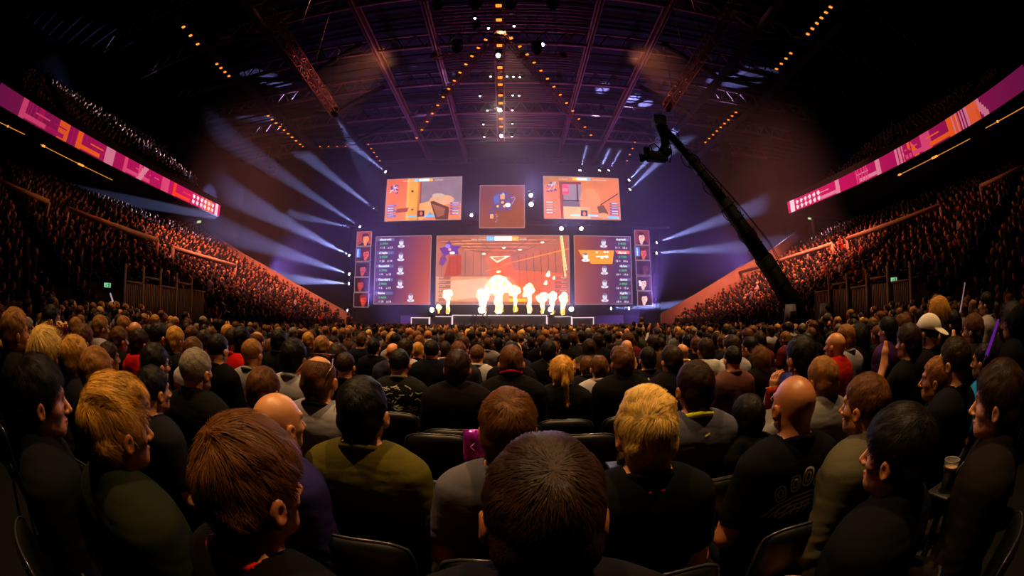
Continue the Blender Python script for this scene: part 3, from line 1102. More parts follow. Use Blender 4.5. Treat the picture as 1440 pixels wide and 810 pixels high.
p.poly([(.02, .18), (.07, .16), (.095, .06), (.12, .15), (.19, .15), (.16, .20), (.17, .28), (.11, .25), (.06, .30)], '5a2a80'); p.poly([(.03, .32), (.06, .27), (.08, .36), (.05, .44), (.02, .42)], '6a3080', .9)
p.ell(.12, .25, .02, .02, 'e0d0ff'); p.ell(.085, .15, .02, .03, '9070c8'); p.ell(.10, .2, .012, .02, 'f09070')
topbar(p)
for i in range(6): p.rect(.02, .60 + i * .062, .11, .645 + i * .062, '8a4038', .8); p.rect(.89, .60 + i * .062, .985, .645 + i * .062, '8a3828', .7)
p.rect(.55, .92, .68, .96, 'ffb020'); p.rect(.0, .965, 1, 1, '7a3828', .7)
p.noise(.15, 8, 5)
ms, W, H = led_screen([(614.5, 332), (799.5, 332), (801, 427.5), (613, 428)], p, 'large central main screen with an orange hallway game view behind the flames')
text(ms, 'natus vincere', -.125 * W, .435 * H, .26, 'fff4e8', align='RIGHT'); text(ms, 'astralis', .125 * W, .435 * H, .26, 'fff4e8')
text(ms, '4', -.095 * W, .430 * H, .3, 'ffffff'); text(ms, '10', .075 * W, .430 * H, .3, 'ffffff'); 

for i, s in enumerate(('s1mple', 'electronic', 'Boombl4', 'GuardiaN', 'flamie')): text(ms, s, -.485 * W, (-.125 - i * .062) * H, .2, 'f0dcd0')
for i, s in enumerate(('Magisk', 'device', 'gla1ve', 'dupreeh', 'Xyp9x')): text(ms, s, .48 * W, (-.125 - i * .062) * H, .2, 'f0dcd0', align='RIGHT')


# scoreboards
def face(p, cx, cy, s, c='c8c0d4'):
    ar = p.w / p.h
    p.ell(cx, cy + .95 * s * ar, .85 * s, .35 * s * ar, c); p.ell(cx, cy + .70 * s * ar, .34 * s, .5 * s * ar, '9890a8')
    p.ell(cx, cy, .52 * s, .74 * s * ar, c); p.ell(cx, cy - .5 * s * ar, .5 * s, .32 * s * ar, '6a6078')
    for e in (-1, 1): p.ell(cx + e * .2 * s, cy - .02 * s * ar, .1 * s, .07 * s * ar, '504860')
    p.ell(cx, cy + .38 * s * ar, .16 * s, .05 * s * ar, '786880'); p.ell(cx, cy + .15 * s * ar, .07 * s, .12 * s * ar, 'a098b4')


p = Pic(156, 190); f = np.clip((p.X - .35) * 1.3 + (p.Y - .5) * .5 * p.X, 0, 1); p.grad('452550', 'a8441c', f=f)
p.m(np.clip((p.Y - .8) * 3, 0, 1) * (1 - p.X) * .5, '804058')
for i in range(5):
    y = .02 + i * .2
    p.rect(.02, y, .34, y + .045, '5a5c90', .8); face(p, .47 if i < 4 else .665, y + .07, .075)
lb, W, H = led_screen([(530, 332.5), (606.5, 332.5), (604, 428), (525.5, 427)], p, 'tall scoreboard screen with purple player list and no orange highlight')
for i, (a, b, c) in enumerate((('electronic', '$ 3750', '+ 13    x 13'), ('s1mple', '$ 3550', '+ 20    x 14'), ('Boombl4', '$ 3900', '+ 9     x 15'), ('GuardiaN', '$ 3450', '+ 6     x 15'), ('flamie', '$ 4650', '+ 19    x 14'))):
    z = H * (.5 - .02 - i * .2)
    text(lb, a, -.43 * W, z - .24, .30, 'fffaff', strength=1.3, bold=.03); text(lb, b, -.42 * W, z - .66, .29, '48d888', bold=.03); text(lb, c, -.42 * W, z - 1.06, .28, 'fffaff', bold=.03)
p = Pic(156, 190); f = np.clip((.72 - p.X) * 1.3, 0, 1); p.grad('452550', '8c3c14', f=f)
for i in range(5):
    y = .02 + i * .2
    if i == 1:
        p.poly([(.06, y - .01), (.70, y - .01), (.66, y + .19), (.28, y + .19), (.26, y + .16), (.17, y + .14)], 'd88420'); face(p, .19, y + .08, .075, 'ffffff')
        p.rect(.38, y + .075, .58, y + .09, 'fff8f0'); p.rect(.46, y + .08, .50, y + .115, 'fff8f0'); p.rect(.54, y + .07, .59, y + .1, 'fff8f0'); p.ell(.39, y + .02, .012, .012, 'ffffff'); p.ell(.53, y + .015, .018, .014, 'ffffff'); p.ell(.58, y + .015, .018, .014, 'ffffff')
        p.poly([(.72, y - .01), (.98, y - .01), (.98, y + .04), (.75, y + .04)], 'e06040')
    else:
        p.rect(.80, y, .98, y + .045, '5a5c90', .8); face(p, .515, y + .07, .075)
rb, W, H = led_screen([(807, 332.5), (885, 332.5), (889.5, 427), (809.5, 428)], p, 'tall scoreboard screen with one orange highlighted player row')
for i, (a, b, c) in enumerate((('dupreeh', '$ 4500', '11 +   16 x'), ('Magisk', '$ 7150', '15 +   14 x'), ('gla1ve', '$ 3650', '14 +   14 x'), ('device', '$ 4050', '16 +   15 x'), ('Xyp9x', '$ 3850', '10 +   10 x'))):
    z = H * (.5 - .02 - i * .2)
    text(rb, a, .42 * W, z - .24, .30, 'fffaff', align='RIGHT', strength=1.3, bold=.03); text(rb, b, .42 * W, z - .66, .29, '48d888', align='RIGHT', bold=.03); text(rb, c, .44 * W, z - 1.06, .28, 'fffaff', align='RIGHT', bold=.03)


# ten small portrait screens
def portrait(seed, bg, skin, hair, tilt, blue=0, bright=1.0, hs=0):
    p = Pic(40, 40, bg)
    cx, cy = .5 + tilt, .5
    p.poly([(.1, 1), (.3, .78), (.75, .76), (.98, 1)], '241018')
    p.ell(cx, cy + .25, .12, .25, skin, .8); p.ell(cx, cy - .05, .26, .32, hair); p.ell(cx + .03, cy + .03, .20, .27, skin)
    p.ell(cx - .04, cy - .02, .035, .025, '301018'); p.ell(cx + .11, cy - .02, .035, .025, '301018'); p.ell(cx + .04, cy + .17, .07, .02, '602020'); p.ell(cx - .02, cy - .27, .22, .12, hair)
    if hs: p.line(cx - .24, cy - .15, cx - .22, cy + .15, .05, 'e8e0e8' if hs == 2 else '202028'); p.line(cx - .2, cy - .3, cx + .18, cy - .3, .02, '202028')
    if blue: p.rect(.02, .1, .3, .75, '4878d8', .8); p.rect(.1, .15, .14, .7, 'c8d8ff')
    p.noise(.35, 14, seed)
    p.a *= bright
    return p


pl = [(502.3, 326, 'bright portrait screen, topmost of the column beside the plain purple scoreboard', portrait(1, '803028', 'e07040', '301018', .1, 0, 1.3)),
      (501, 347.3, 'portrait screen with blue stripes, second of the column beside the plain purple scoreboard', portrait(2, '401820', 'b84830', '501818', .18, 1)),
      (500, 369, 'portrait screen of a leaning face, middle of the column beside the plain purple scoreboard', portrait(3, '381420', 'b84438', '200c10', .0, 0, .8)),
      (499, 390.6, 'portrait screen of two dim red faces, fourth down beside the plain purple scoreboard', portrait(4, '300c14', 'b03828', '401014', -.12, 0, .8)),
      (498, 412, 'portrait screen with a red face, lowest of the column beside the plain purple scoreboard', portrait(5, '300a10', 'c83828', '801c18', .15, 0, .8)),
      (893, 324.2, 'portrait screen of dark curly hair, topmost beside the orange highlighted scoreboard', portrait(6, '702030', 'e0a090', '301010', -.05, 0, 1.1)),
      (893.7, 345.7, 'portrait screen with a blue banner, second down beside the orange highlighted scoreboard', portrait(7, '502028', 'c85038', '401818', .05, 1)),
      (895, 367, 'dim portrait screen of a shadowed face, middle beside the orange highlighted scoreboard', portrait(8, '301018', '703028', '200c10', .1, 0, .7)),
      (896, 388.6, 'portrait screen of a downward gaze with headphones, fourth down beside the highlighted scoreboard', portrait(9, '401420', 'e0a898', '200c10', -.08, 0, 1.0, 2)),
      (897, 410, 'portrait screen of a face with headset, lowest beside the orange highlighted scoreboard', portrait(10, '381420', 'd8a498', '200c12', -.05, 0, 1.0, 1))]
for x, y, lab, pc in pl:
    led_screen([(x, y), (x + 19.6, y), (x + 19.8, y + 19.6), (x - .3, y + 19.6)], pc, lab)

# ------------------------------------------------------------------ ribbon boards on the balcony fronts
def ribbon(pix, label, seed, flip):
    # curve through the upper edge pixels at the balcony height
    pts = [atz(px, py, 10.35) for px, py in pix]
    pts = np.array(pts)
    t = np.concatenate([[0], np.cumsum(np.linalg.norm(np.diff(pts, axis=0), axis=1))])
    L = t[-1]
    co = [np.polyfit(t, pts[:, a], 2) for a in (0, 1)]
    H = .92
    p = Pic(int(L * 9), 12).grad('d8145c', '7c1850', f=np.clip(1.1 - np.linspace(0, 1.5, int(L * 9))[None, :].repeat(12, 0), 0, 1)[:, ::-1] * 0 + np.linspace(1, 0, int(L * 9))[None, :].repeat(12, 0) ** 1.2)
    r = np.random.default_rng(seed)
    u = lambda m: m / L
    for i in range(16):
        c = r.choice(['e8809c', 'ff4020', 'e84878', 'b81858', 'ff6020']); x = r.uniform(0, .93)
        if x > .6 and c in ('ff5030', 'ff7030'): c = 'f0a8bc'
        k = r.integers(0, 4)
        if k == 0: p.rect(x, 0, x + u(.9), 1, c, .9)
        elif k == 1: p.rect(x, .0, x + u(.4), 1, c); p.rect(x, .7, x + u(2.2), .9, c); p.rect(x + u(1.2), .3, x + u(2.4), .45, c)
        elif k == 2:
            for q in range(5): p.rect(x + q * u(.3), 0, x + q * u(.3) + u(.12), 1, c)
        else: p.poly([(x, 1), (x + u(.6), 0), (x + u(1.1), 0), (x + u(.5), 1)], c)
    xx = .885
    for q in range(6):
        for w in range(2): p.ell(xx + q * u(.55) - .05, .3 + w * .42, u(.17), .17, 'ffe0ea')
    p.rect(.965, 0, .985, 1, 'f8d0dc')
    p.a *= np.linspace(.55, 1.0, p.w)[None, :, None] ** 1.0

    def path(gx, gz):
        s = gx * L
        return np.stack([np.polyval(co[0], s), np.polyval(co[1], s), 10.35 - H + gz * H], -1)
    root = empty('ribbon_board', (0, 0, 0)); tag(root, label, 'screen')
    me = p.mesh('display', 0, 0, path)
    if flip:
        me.flip_normals()
    obj('display', me, M_LEDR, root)
    sgn = 1 if pts[0][0] > 0 else -1
    g = np.linspace(0, 1, 24)
    P = np.array([[np.polyval(co[0], a * L), np.polyval(co[1], a * L)] for a in g])
    hb = MB()
    V = []
    for x, y in P:
        V += [(x + sgn * .14, y, 9.40), (x + sgn * .14, y, 10.38), (x + sgn * .3, y, 10.38), (x + sgn * .3, y, 9.40)]
    F = [[i * 4 + a, i * 4 + (a + 1) % 4, i * 4 + 4 + (a + 1) % 4, i * 4 + 4 + a] for i in range(23) for a in range(4)]
    F += [[3, 2, 1, 0], [92, 93, 94, 95]]
    hb.add(V, [F]); hb.build('housing', M_HOUS, root)
    # balcony slab behind it
    V = []
    for x, y in P: V += [(x + sgn * .31, y, 9.30), (x + sgn * .31, y, 10.9), (sgn * 35.9, y, 10.9), (sgn * 35.9, y, 9.30)]
    sl = obj('balcony_slab_' + ('right' if sgn > 0 else 'left'), mesh_np('slab', V, [F]), M_STANDS); sl['kind'] = 'structure'
    return root


ribbon([(-0, 118), (75, 158), (150, 203), (230, 252), (312, 289)][0:5], 'long pink and orange ribbon board along the left balcony front', 3, False)
ribbon([(1440, 93), (1365, 140), (1290, 190), (1200, 245), (1105, 284)], 'long pink and orange ribbon board along the right balcony front', 8, True)

# amber strips below the balcony
for a, b, lab in (((57, 203), (158, 253), 'thin amber light strip under the left balcony, the longer of two'), ((0, 172), (35, 189), 'short dim amber light strip under the left balcony at the picture edge'),
                  ((1262, 247), (1364, 195), 'thin amber light strip under the right balcony, the longer of two'), ((1386, 180), (1440, 150), 'short dim amber light strip under the right balcony at the picture edge')):
    A, B = (atz(px, py, 9.15) for px, py in (a, b))
    root = empty('strip_light', A); tag(root, lab, 'light')
    D = B - A
    MB().box((-.03, -.03, 0), (.03, .03, .06)).tube([(0, 0, .05), D + [0, 0, .05]], .05, 6).build('mount', M_DARKSTEEL, root)
    MB().tube([(0, 0, 0), D], .022, 6).build('tube', M_AMBERDIM, root)
    for t in (.02, .50, .54) if 'longer' in lab else (.3,):
        MB().tube([D * t, D * (t + .035)], .06, 8).build('lamp', emit_mat('amber_glow', 'ff9030', 1.6), root)

# ------------------------------------------------------------------ stage
M_STAGE = flat_mat('stage_fascia', '2a1c26', .5, 0, .4, .2, 3)
root = empty('stage_platform', (0, 38, 0)); tag(root, 'dark stepped stage with white light outlines below the flames', 'stage')


def sx(px, Y=38.0): return at(px, 445, Y)[0]


segs = [(578, 604, 447), (604, 636, 445), (636, 769, 443), (769, 804, 445), (804, 835, 446.5)]
for a, b, y in segs:
    z = at(720, y, 37)[2]; xa, xb = sx(a, 37), sx(b, 37)
    MB().box((xa, -1, 0), (xb, 6, z)).build('riser', M_STAGE, root)
    lb_ = MB(); t = .05
    z0 = at(720, 461, 37)[2]
    lb_.box((xa + .02, -1.06, z - .07), (xb - .02, -1.0, z)); lb_.box((xa, -1.06, z0), (xa + .07, -1.0, z)); lb_.box((xb - .07, -1.06, z0), (xb, -1.0, z))
    lb_.build('light_outline', M_WHITELINE, root)
MB().box((-10.5, 1.2, 0), (10.5, 7.5, 2.15)).build('deck', M_STAGE, root)
# caster desk with small items
for px in (668, 681, 690):
    MB().box((sx(px) - .12, -1.35, 1.2), (sx(px) + .12, -1.2, 1.9)).build('podium', M_BLACK, root)
# LED floor monitors in front of the stage
for px, lab in ((662, 'small blue monitor under the stage front, the one with fewer people before it'), (745, 'small blue monitor under the stage front with raised hands before it')):
    r_ = empty('floor_monitor', (at(px, 463, 35)[0], 35, .85)); tag(r_, lab, 'monitor')
    MB().rbox((0, .1, 0), (.75, .08, .42), .03).build('housing', M_BLACK, r_)
    pp = Pic(40, 22).grad('302870', '7080e0', .5).noise(.5, 9, 4)
    obj('display', pp.mesh('display', 1.4, .75), M_LED, r_, loc=(0, .01, 0))
    MB().box((-.5, .05, -.85), (-.42, .15, -.4)).box((.42, .05, -.85), (.5, .15, -.4)).box((-.42, .05, -.5), (.42, .15, -.42)).build('stand_frame', M_BLACK, r_)

# ------------------------------------------------------------------ flames
def flame_mat():
    m = bpy.data.materials.new('burning_gas'); m.use_nodes = True
    N, L = m.node_tree.nodes, m.node_tree.links
    N.clear()
    g = N.new('ShaderNodeNewGeometry'); tc = N.new('ShaderNodeTexCoord')
    sp = N.new('ShaderNodeSeparateXYZ'); L.new(tc.outputs['Object'], sp.inputs[0])
    nz = N.new('ShaderNodeTexNoise'); nz.inputs['Scale'].default_value = 3.0; nz.inputs['Detail'].default_value = 5
    L.new(tc.outputs['Object'], nz.inputs['Vector'])
    cr = N.new('ShaderNodeValToRGB')
    e = cr.color_ramp.elements
    e[0].position = .30; e[0].color = (1, .33, .05, 1); e[1].position = .56; e[1].color = (1, .78, .42, 1)
    L.new(nz.outputs['Fac'], cr.inputs[0])
    em = N.new('ShaderNodeEmission'); o = N.new('ShaderNodeOutputMaterial'); em.inputs[1].default_value = 3.2
    L.new(cr.outputs[0], em.inputs[0]); L.new(em.outputs[0], o.inputs[0])
    return m


M_FLAME = flame_mat()
M_FLAMET = emit_mat('burning_gas_wisp', 'ff8a28', 3.0)


def flame(px, base, top, bw, label, fat=1.0, puffs=None, seed=0, small=False):
    Y = 37.6
    B, T = at(px, base, Y), at(px, top, Y)
    Hh = T[2] - B[2]; R = bw / 600 * 38 / 2
    root = empty('flame', (B[0], Y, B[2])); tag(root, label, 'flame', None)
    r = np.random.default_rng(seed)
    h = .09
    F = Field(np.arange(-R * 1.9 - .3, R * 1.9 + .3, h), np.arange(-R * 1.7 - .2, R * 1.7 + .2, h), np.arange(-.1, Hh + .4, h))
    stem = R * .42 * fat
    zz = 0.0
    while zz < Hh - R * 1.2:
        F.ell((r.normal() * .05 * R, 0, zz + .12), (stem * (.62 + .45 * zz / Hh), stem * (.62 + .45 * zz / Hh), .30), .08)
        zz += .22
    for i in range(26):
        a, b = r.uniform(0, 6.28), r.uniform(-1, 1)
        rr = R * .62
        c = (rr * math.cos(a) * math.sqrt(1 - b * b), rr * .8 * math.sin(a) * math.sqrt(1 - b * b), Hh - R * 1.02 + rr * b * 1.05)
        q = R * r.uniform(.26, .44)
        F.ell(c, (q, q, q), .06)
    F.ell((0, 0, Hh - R), (R * .72, R * .66, R * .75), .06)
    for (dx, dz, q) in puffs or ():
        F.ell((dx, 0, dz), (q, q * .8, q), .08)
    V, Q = F.extract()
    V = V + vnormals(V, Q) * (.07 * wob(V, 2.6, 3, seed))[:, None]
    obj('fireball', mesh_np('fireball', V, [Q], True), M_FLAME, root)
    # nozzle
    MB().lathe([(.16, -.30), (.16, -.05), (.09, .02), (.06, .02), (.06, -.02)], 12).build('nozzle', M_BLACK, root)
    # ragged orange tongues round the foot of the jet
    for i in range(3):
        a = r.uniform(0, 6.28); x = stem * .8 * math.cos(a); y = stem * .8 * math.sin(a)
        l = r.uniform(.3, .6)
        MB().tube([(x * .5, y * .5, .05), (x, y, l * .45), (x * .8 + .05, y, l * .8), (x * .9, y, l * 1.15)], [.06, .09, .06, .005], 8).build('tongue', M_FLAMET, root, True)
    return root


flame(629.5, 441, 406, 16, 'tall narrow flame jet at the left end of the stage row', seed=1)
flame(617, 441, 428, 9, 'small orange flame low beside the tall jet on the left stage end', seed=2)
flame(679, 441, 405, 20, 'flame jet just left of the biggest flame, tucked against it', seed=3, fat=1.5)
flame(701.5, 440, 386, 32, 'biggest and tallest flame in the middle of the stage', seed=4, fat=1.1, puffs=((-.05, 3.75, .25), (-.75, 2.2, .5), (.7, 2.3, .5)))
flame(724.5, 439, 401, 17, 'flame jet next to the biggest flame on its right side', seed=5)
flame(744, 440, 398, 16, 'flame jet with a leaning top, second to the right of the biggest flame', seed=6, fat=1.2, puffs=((-.35, 1.6, .25),))
flame(763, 441, 409, 17, 'third flame jet right of the biggest flame, on a thin foot', seed=7)
flame(777, 442, 408, 15, 'fourth flame jet right of the biggest flame', seed=8, fat=1.1)
flame(792, 443, 411, 16, 'flame jet at the right end of the stage row', seed=9, fat=1.2)
for px, py, w, lab in ((771, 386, 8, 'torn-off burning puff high before the main screen'), (779, 391, 4.5, 'tiny burning puff beside the torn-off puff before the main screen'), (767.5, 398, 6, 'low orange burning puff before the main screen')):
    c = at(px, py, 37.6); R = w / 600 * 38 / 2
    F = Field(*(np.arange(-R * 2.2, R * 2.2, R / 6) for _ in range(3)))
    F.ell((0, 0, 0), (R * .7, R * .6, R * .8), .05); F.ell((R * .25, 0, R * .7), (R * .45, R * .4, R * .6), .05); F.ell((-R * .4, 0, -R * .3), (R * .5, R * .4, R * .5), .05)
    V, Q = F.extract(); V = V + vnormals(V, Q) * (.03 * wob(V, 6, 2, 3))[:, None]
    o = obj('fire_puff', mesh_np('fire_puff', V, [Q], True), M_FLAME, None, c); tag(o, lab, 'flame')


# ------------------------------------------------------------------ roof steelwork
def latt(mb, A, B, w, h, pitch, r, n=6, tri=False):
    """box lattice girder from A to B"""
    A, B = np.array(A, float), np.array(B, float)
    d = B - A; L = np.linalg.norm(d); d /= L
    up = np.array([0, 0, 1.0]) if abs(d[2]) < .9 else np.array([0, 1.0, 0])
    s = np.cross(d, up); s /= np.linalg.norm(s); u = np.cross(s, d)
    C = [(-w / 2, -h / 2), (w / 2, -h / 2), (w / 2, h / 2), (-w / 2, h / 2)]
    off = [s * a + u * b for a, b in C]
    for o in off: mb.tube([A + o, B + o], r, n)
    k = max(int(L / pitch), 1)
    for i in range(k):
        p, q = A + d * L * i / k, A + d * L * (i + 1) / k
        for a in range(4):
            b = (a + 1) % 4
            if i % 2: mb.tube([p + off[a], q + off[b]], r * .55, 4)
            else: mb.tube([p + off[b], q + off[a]], r * .55, 4)
            mb.tube([p + off[a], p + off[b]], r * .5, 4)
    return mb


ZR = 19.6
for i, x in enumerate((-9.4, -5.2, 5.2, 9.4)):
    o = struct('roof_beam_%d' % (i + 1), MB().box((x - .16, 6, ZR), (x + .16, 46, ZR + .05)).box((x - .05, 6, ZR), (x + .05, 46, ZR + .75)).box((x - .16, 6, ZR + .7), (x + .16, 46, ZR + .75)), M_STEEL)
for i, y in enumerate((13.2, 18.5, 23.8, 29.1, 34.4, 40)):
    mb = MB().tube([(-30, y, ZR + .5), (30, y, ZR + .5)], .13, 8).tube([(-30, y, ZR + 1.7), (30, y, ZR + 1.7)], .10, 8)
    for k in range(40):
        x = -30 + k * 1.5
        mb.tube([(x, y, ZR + .5), (x + .75, y, ZR + 1.7)], .05, 5); mb.tube([(x + .75, y, ZR + 1.7), (x + 1.5, y, ZR + .5)], .05, 5)
    struct('roof_girder_%d' % (i + 1), mb, M_STEEL)
for i, y in enumerate((21.2, 26.5, 31.8, 36.6)):
    mb = MB()
    for k in range(8): mb.tube([(-5.2, y - 1.2 + k * .35, ZR + .9), (5.2, y - 1.2 + k * .35, ZR + .9)], .05, 5)
    struct('roof_catwalk_%d' % (i + 1), mb, M_STEEL)
# ventilation ducts, dim, along both sides of the roof
for sd, nm in ((-1, 'left'), (1, 'right')):
    for j, x in enumerate((14.5, 19.5)):
        P = [(sd * (x + .5 * math.sin(t * 3)), 6 + t * 34, 18.6) for t in np.linspace(0, 1, 14)]
        o = MB().tube(P, .3, 14).build('trim_%d' % (1 + j + (2 if sd > 0 else 0)), M_BACK, None, True); o['kind'] = 'structure'
    for j in range(5):
        y = 10 + j * 6
        o = MB().tube([(sd * 10, y, 19.6), (sd * 15, y + 1.5, 18.4), (sd * 21, y + .5, 19.2), (sd * 26, y - 1, 19.0)], .2, 8).build('trim_%d' % (10 + j + (5 if sd > 0 else 0)), M_BACK, None, True); o['kind'] = 'structure'


def truss(A, B, label, w=.5, h=.5, pitch=.5, r=.035, mat=None, group=None):
    root = empty('lighting_truss', A); tag(root, label, 'truss', group)
    D = np.array(B) - np.array(A)
    latt(MB(), (0, 0, 0), D, w, h, pitch, r).build('lattice', mat or M_STEEL, root)
    n = 4
    for i in range(n):
        q = D * (i + .5) / n
        MB().tube([q + [0, 0, h / 2], q + [0, 0, 19.5 - A[2] - q[2]]], .015, 5).build('hanging_chain', M_DARKSTEEL, root)
    for q in (np.zeros(3), D):
        MB().box(q - [w * .55, .04, h * .55], q + [w * .55, .04, h * .55]).build('end_plate', mat or M_STEEL, root)
    return root


ZT = 13.6
tA, tB = atz(366, 0, ZT), atz(471, 158, ZT)
truss(tA, tB, 'slim lattice truss slanting over the left half of the hall', .45, .45)
uA, uB = atz(1036, 0, ZT), atz(938, 150, ZT)
truss(uA, uB, 'slim lattice truss slanting over the right half, ending above the crane head', .45, .45)
cA, cB = atz(701, -60, 16.5), atz(704.5, 196, 16.5)
truss(cA, cB, 'central ladder truss with amber lamps running towards the stage', .55, .4, .45, .035, M_STEEL)
truss(atz(700, 48, 15.2), atz(590, 182, 15.2), 'diagonal truss falling to the left from the central ladder truss', .3, .3, .5, .025)
truss(atz(706, 48, 15.2), atz(818, 182, 15.2), 'diagonal truss falling to the right from the central ladder truss', .3, .3, .5, .025)
truss(atz(610, 78, 16.0), atz(665, 78, 16.0), 'short cross truss left of the central ladder truss', .35, .35, .4, .025)
truss(atz(735, 78, 16.0), atz(792, 78, 16.0), 'short cross truss right of the central ladder truss', .35, .35, .4, .025)
truss(atz(585, -6, 15.4), atz(825, -6, 15.4), 'wide cross truss at the top edge carrying moving heads', .4, .4, .5, .03)
truss(at(520, 232, 41), at(905, 232, 41), 'long cross truss above the upper screens', .5, .5, .6, .04, M_DARKSTEEL)
truss(at(480, 318, 41.5), at(940, 318, 41.5), 'long cross truss between the upper and lower screens', .4, .4, .6, .04, M_DARKSTEEL)

# vertical towers at either side of the screens that carry the beam lamps
for px, lab in ((494, 'black lighting tower left of the portrait screens'), (925, 'black lighting tower right of the portrait screens')):
    x = at(px, 440, 40.6)[0]
    root = empty('lighting_tower', (x, 40.6, 0)); tag(root, lab, 'tower')
    latt(MB(), (0, 0, .1), (0, 0, 10.6), .5, .5, .6, .04).build('lattice', M_DARKSTEEL, root)
    MB().box((-.6, -.6, 0), (.6, .6, .1)).build('base_plate', M_BLACK, root)

# hanging loudspeaker strings and drapes at left rear
for px, y0, y1, lab in ((389, 203, 243, 'dark hanging cluster of loudspeakers beside the left rear balcony'), (1018, 198, 232, 'dark hanging pole cluster right of the camera crane head')):
    A = at(px, y0, 31); B = at(px, y1, 31)
    root = empty('hanging_speaker', A); tag(root, lab, 'loudspeaker')
    n = 6; H = A[2] - B[2]
    for i in range(n):
        a = .12 * (i - 2) ** 2 * .3
        MB().rbox((0, a * .6, -H * (i + .5) / n), (.42, .3, H / n * .45), .04).build('cabinet', M_BLACK, root)
    MB().tube([(0, 0, 0), (0, 0, 19 - A[2])], .03, 6).build('cable', M_BLACK, root)


# ------------------------------------------------------------------ lamps
def make_moving_head():
    root = empty('moving_head_light')
    MB().rbox((0, 0, .28), (.17, .13, .06), .02).build('base', M_BLACK, root)
    y = MB(); y.box((-.19, -.04, -.06), (-.16, .04, .24)); y.box((.16, -.04, -.06), (.19, .04, .24)); y.box((-.19, -.04, .21), (.19, .04, .24))
    y.build('yoke', M_BLACK, root)
    h = MB().lathe([(.09, -.20), (.13, -.16), (.14, .0), (.15, .14), (.135, .16), (.12, .15)], 16)
    hd = h.build('lamp_head', M_BLACK, root, True)
    ln = MB().lathe([(.001, .185), (.06, .178), (.10, .16), (.118, .145)][::-1], 16).build('lens', M_LENS, hd, True)
    return root


def copy_tree(o, parent=None):
    c = o.copy(); col.objects.link(c)
    c.parent = parent
    for ch in list(o.children): copy_tree(ch, c)
    return c


def set_lamp(root, loc, dirv, scale=1.0, lens=None, power=0, angle=8, color='a4aeff', blend=.6, size=.08, up=False):
    root.location = loc; root.scale = (scale,) * 3
    hd = [c for c in root.children if c.name.startswith('lamp_head')][0]
    hd.rotation_euler = look((dirv[0], -dirv[1], -dirv[2]) if up else dirv).to_euler()
    if up: root.rotation_euler = (PI, 0, 0)
    if lens:
        hd.children[0].data = hd.children[0].data.copy(); hd.children[0].data.materials[0] = lens
    if power:
        ld = bpy.data.lights.new('beam', 'SPOT'); ld.energy = power; ld.spot_size = math.radians(angle); ld.spot_blend = blend
        ld.color = srgb(color); ld.shadow_soft_size = size
        lo = bpy.data.objects.new('beam', ld); col.objects.link(lo)
        d = Vector(dirv).normalized()
        lo.location = Vector(loc) + d * .26 * scale
        lo.rotation_euler = look(-d).to_euler()
    return root


proto = make_moving_head()
first = True
BEAMP = 160000
# source pixel, its depth, aim pixel, aim depth, power factor, cone degrees, label
beams = [
    (544, 243, 39, 490, 200, 30, 1.1, 9, 'beam lamp at the upper left screen corner shining up to the left'),
    (528, 295, 39, 400, 195, 28, 1.8, 10, 'beam lamp left of the rifle-view screen with a broad beam to the left'),
    (508, 320, 39, 455, 285, 33, .8, 8, 'beam lamp above the topmost left portrait screen'),
    (495, 320, 40, 330, 285, 39, 1.4, 10, 'outer beam lamp left of the topmost left portrait screen, long beam'),
    (493, 360, 40, 425, 325, 32, 1.2, 11, 'beam lamp on the left tower beside the blue-striped portrait'),
    (493, 386, 40, 430, 365, 32, 1.0, 10, 'beam lamp on the left tower beside the leaning-face portrait'),
    (493, 399, 40, 400, 392, 31, 1.8, 12, 'beam lamp on the left tower beside the two-face portrait'),
    (491, 437, 40, 380, 405, 31, 1.8, 9, 'lowest beam lamp on the left tower shining along the left stand'),
    (471, 160, 20.5, 500, 215, 26, .25, 10, 'beam lamp at the end of the left slanting truss pointing down'),
    (940, 152, 20.5, 932, 175, 22, .12, 16, 'beam lamp at the end of the right slanting truss above the crane head'),
    (640, 109, 27, 600, 60, 27, .2, 9, 'beam lamp on the left diagonal truss, uppermost'),
    (627, 129, 28, 585, 70, 28, .2, 9, 'beam lamp on the left diagonal truss, second from top'),
    (620, 138, 29, 570, 80, 29, .18, 9, 'beam lamp on the left diagonal truss, third from top'),
    (610, 154, 30, 565, 105, 30, .14, 9, 'beam lamp on the left diagonal truss, lowest'),
    (815, 242, 39, 835, 170, 33, .8, 9, 'beam lamp above the red-doorway screen, first of three shining up'),
    (842, 242, 39, 880, 160, 33, 1.3, 10, 'beam lamp above the red-doorway screen, middle of three shining up'),
    (855, 242, 39, 905, 150, 33, 1.2, 10, 'beam lamp above the red-doorway screen, outermost of three shining up'),
    (883, 255, 39, 930, 205, 32, 1.0, 10, 'upper beam lamp right of the red-doorway screen'),
    (884, 268, 39, 940, 215, 31, 1.0, 11, 'lower beam lamp right of the red-doorway screen'),
    (921, 342, 40, 1040, 300, 31, 1.7, 11, 'upper beam lamp on the right tower, long beam to the right'),
    (921, 356, 40, 1010, 350, 32, 1.1, 10, 'second beam lamp on the right tower, long beam to the right'),
    (857, 434, 39, 900, 432, 37, .8, 9, 'low beam lamp below the highlighted scoreboard'),
    (882, 434, 39, 950, 428, 36, .9, 9, 'low beam lamp below the right portrait column'),
    (670, 38, 20, 650, 70, 23, .12, 10, 'beam lamp on the wide cross truss pointing down, left of centre'),
    (762, 64, 23, 790, 30, 19, .25, 9, 'beam lamp on the right short cross truss shining up'),
]
for px, py, Y, qx, qy, Y2, pw, ang, lab in beams:
    if Y > 38: Y2 = max(Y2, 35)
    A = at(px, py, Y); B = at(qx, qy, Y2)
    o = proto if first else copy_tree(proto); first = False
    set_lamp(o, A, B - A, 1.2, None, BEAMP * pw, ang)
    tag(o, lab, 'stage light', 'beam lamps around the stage')
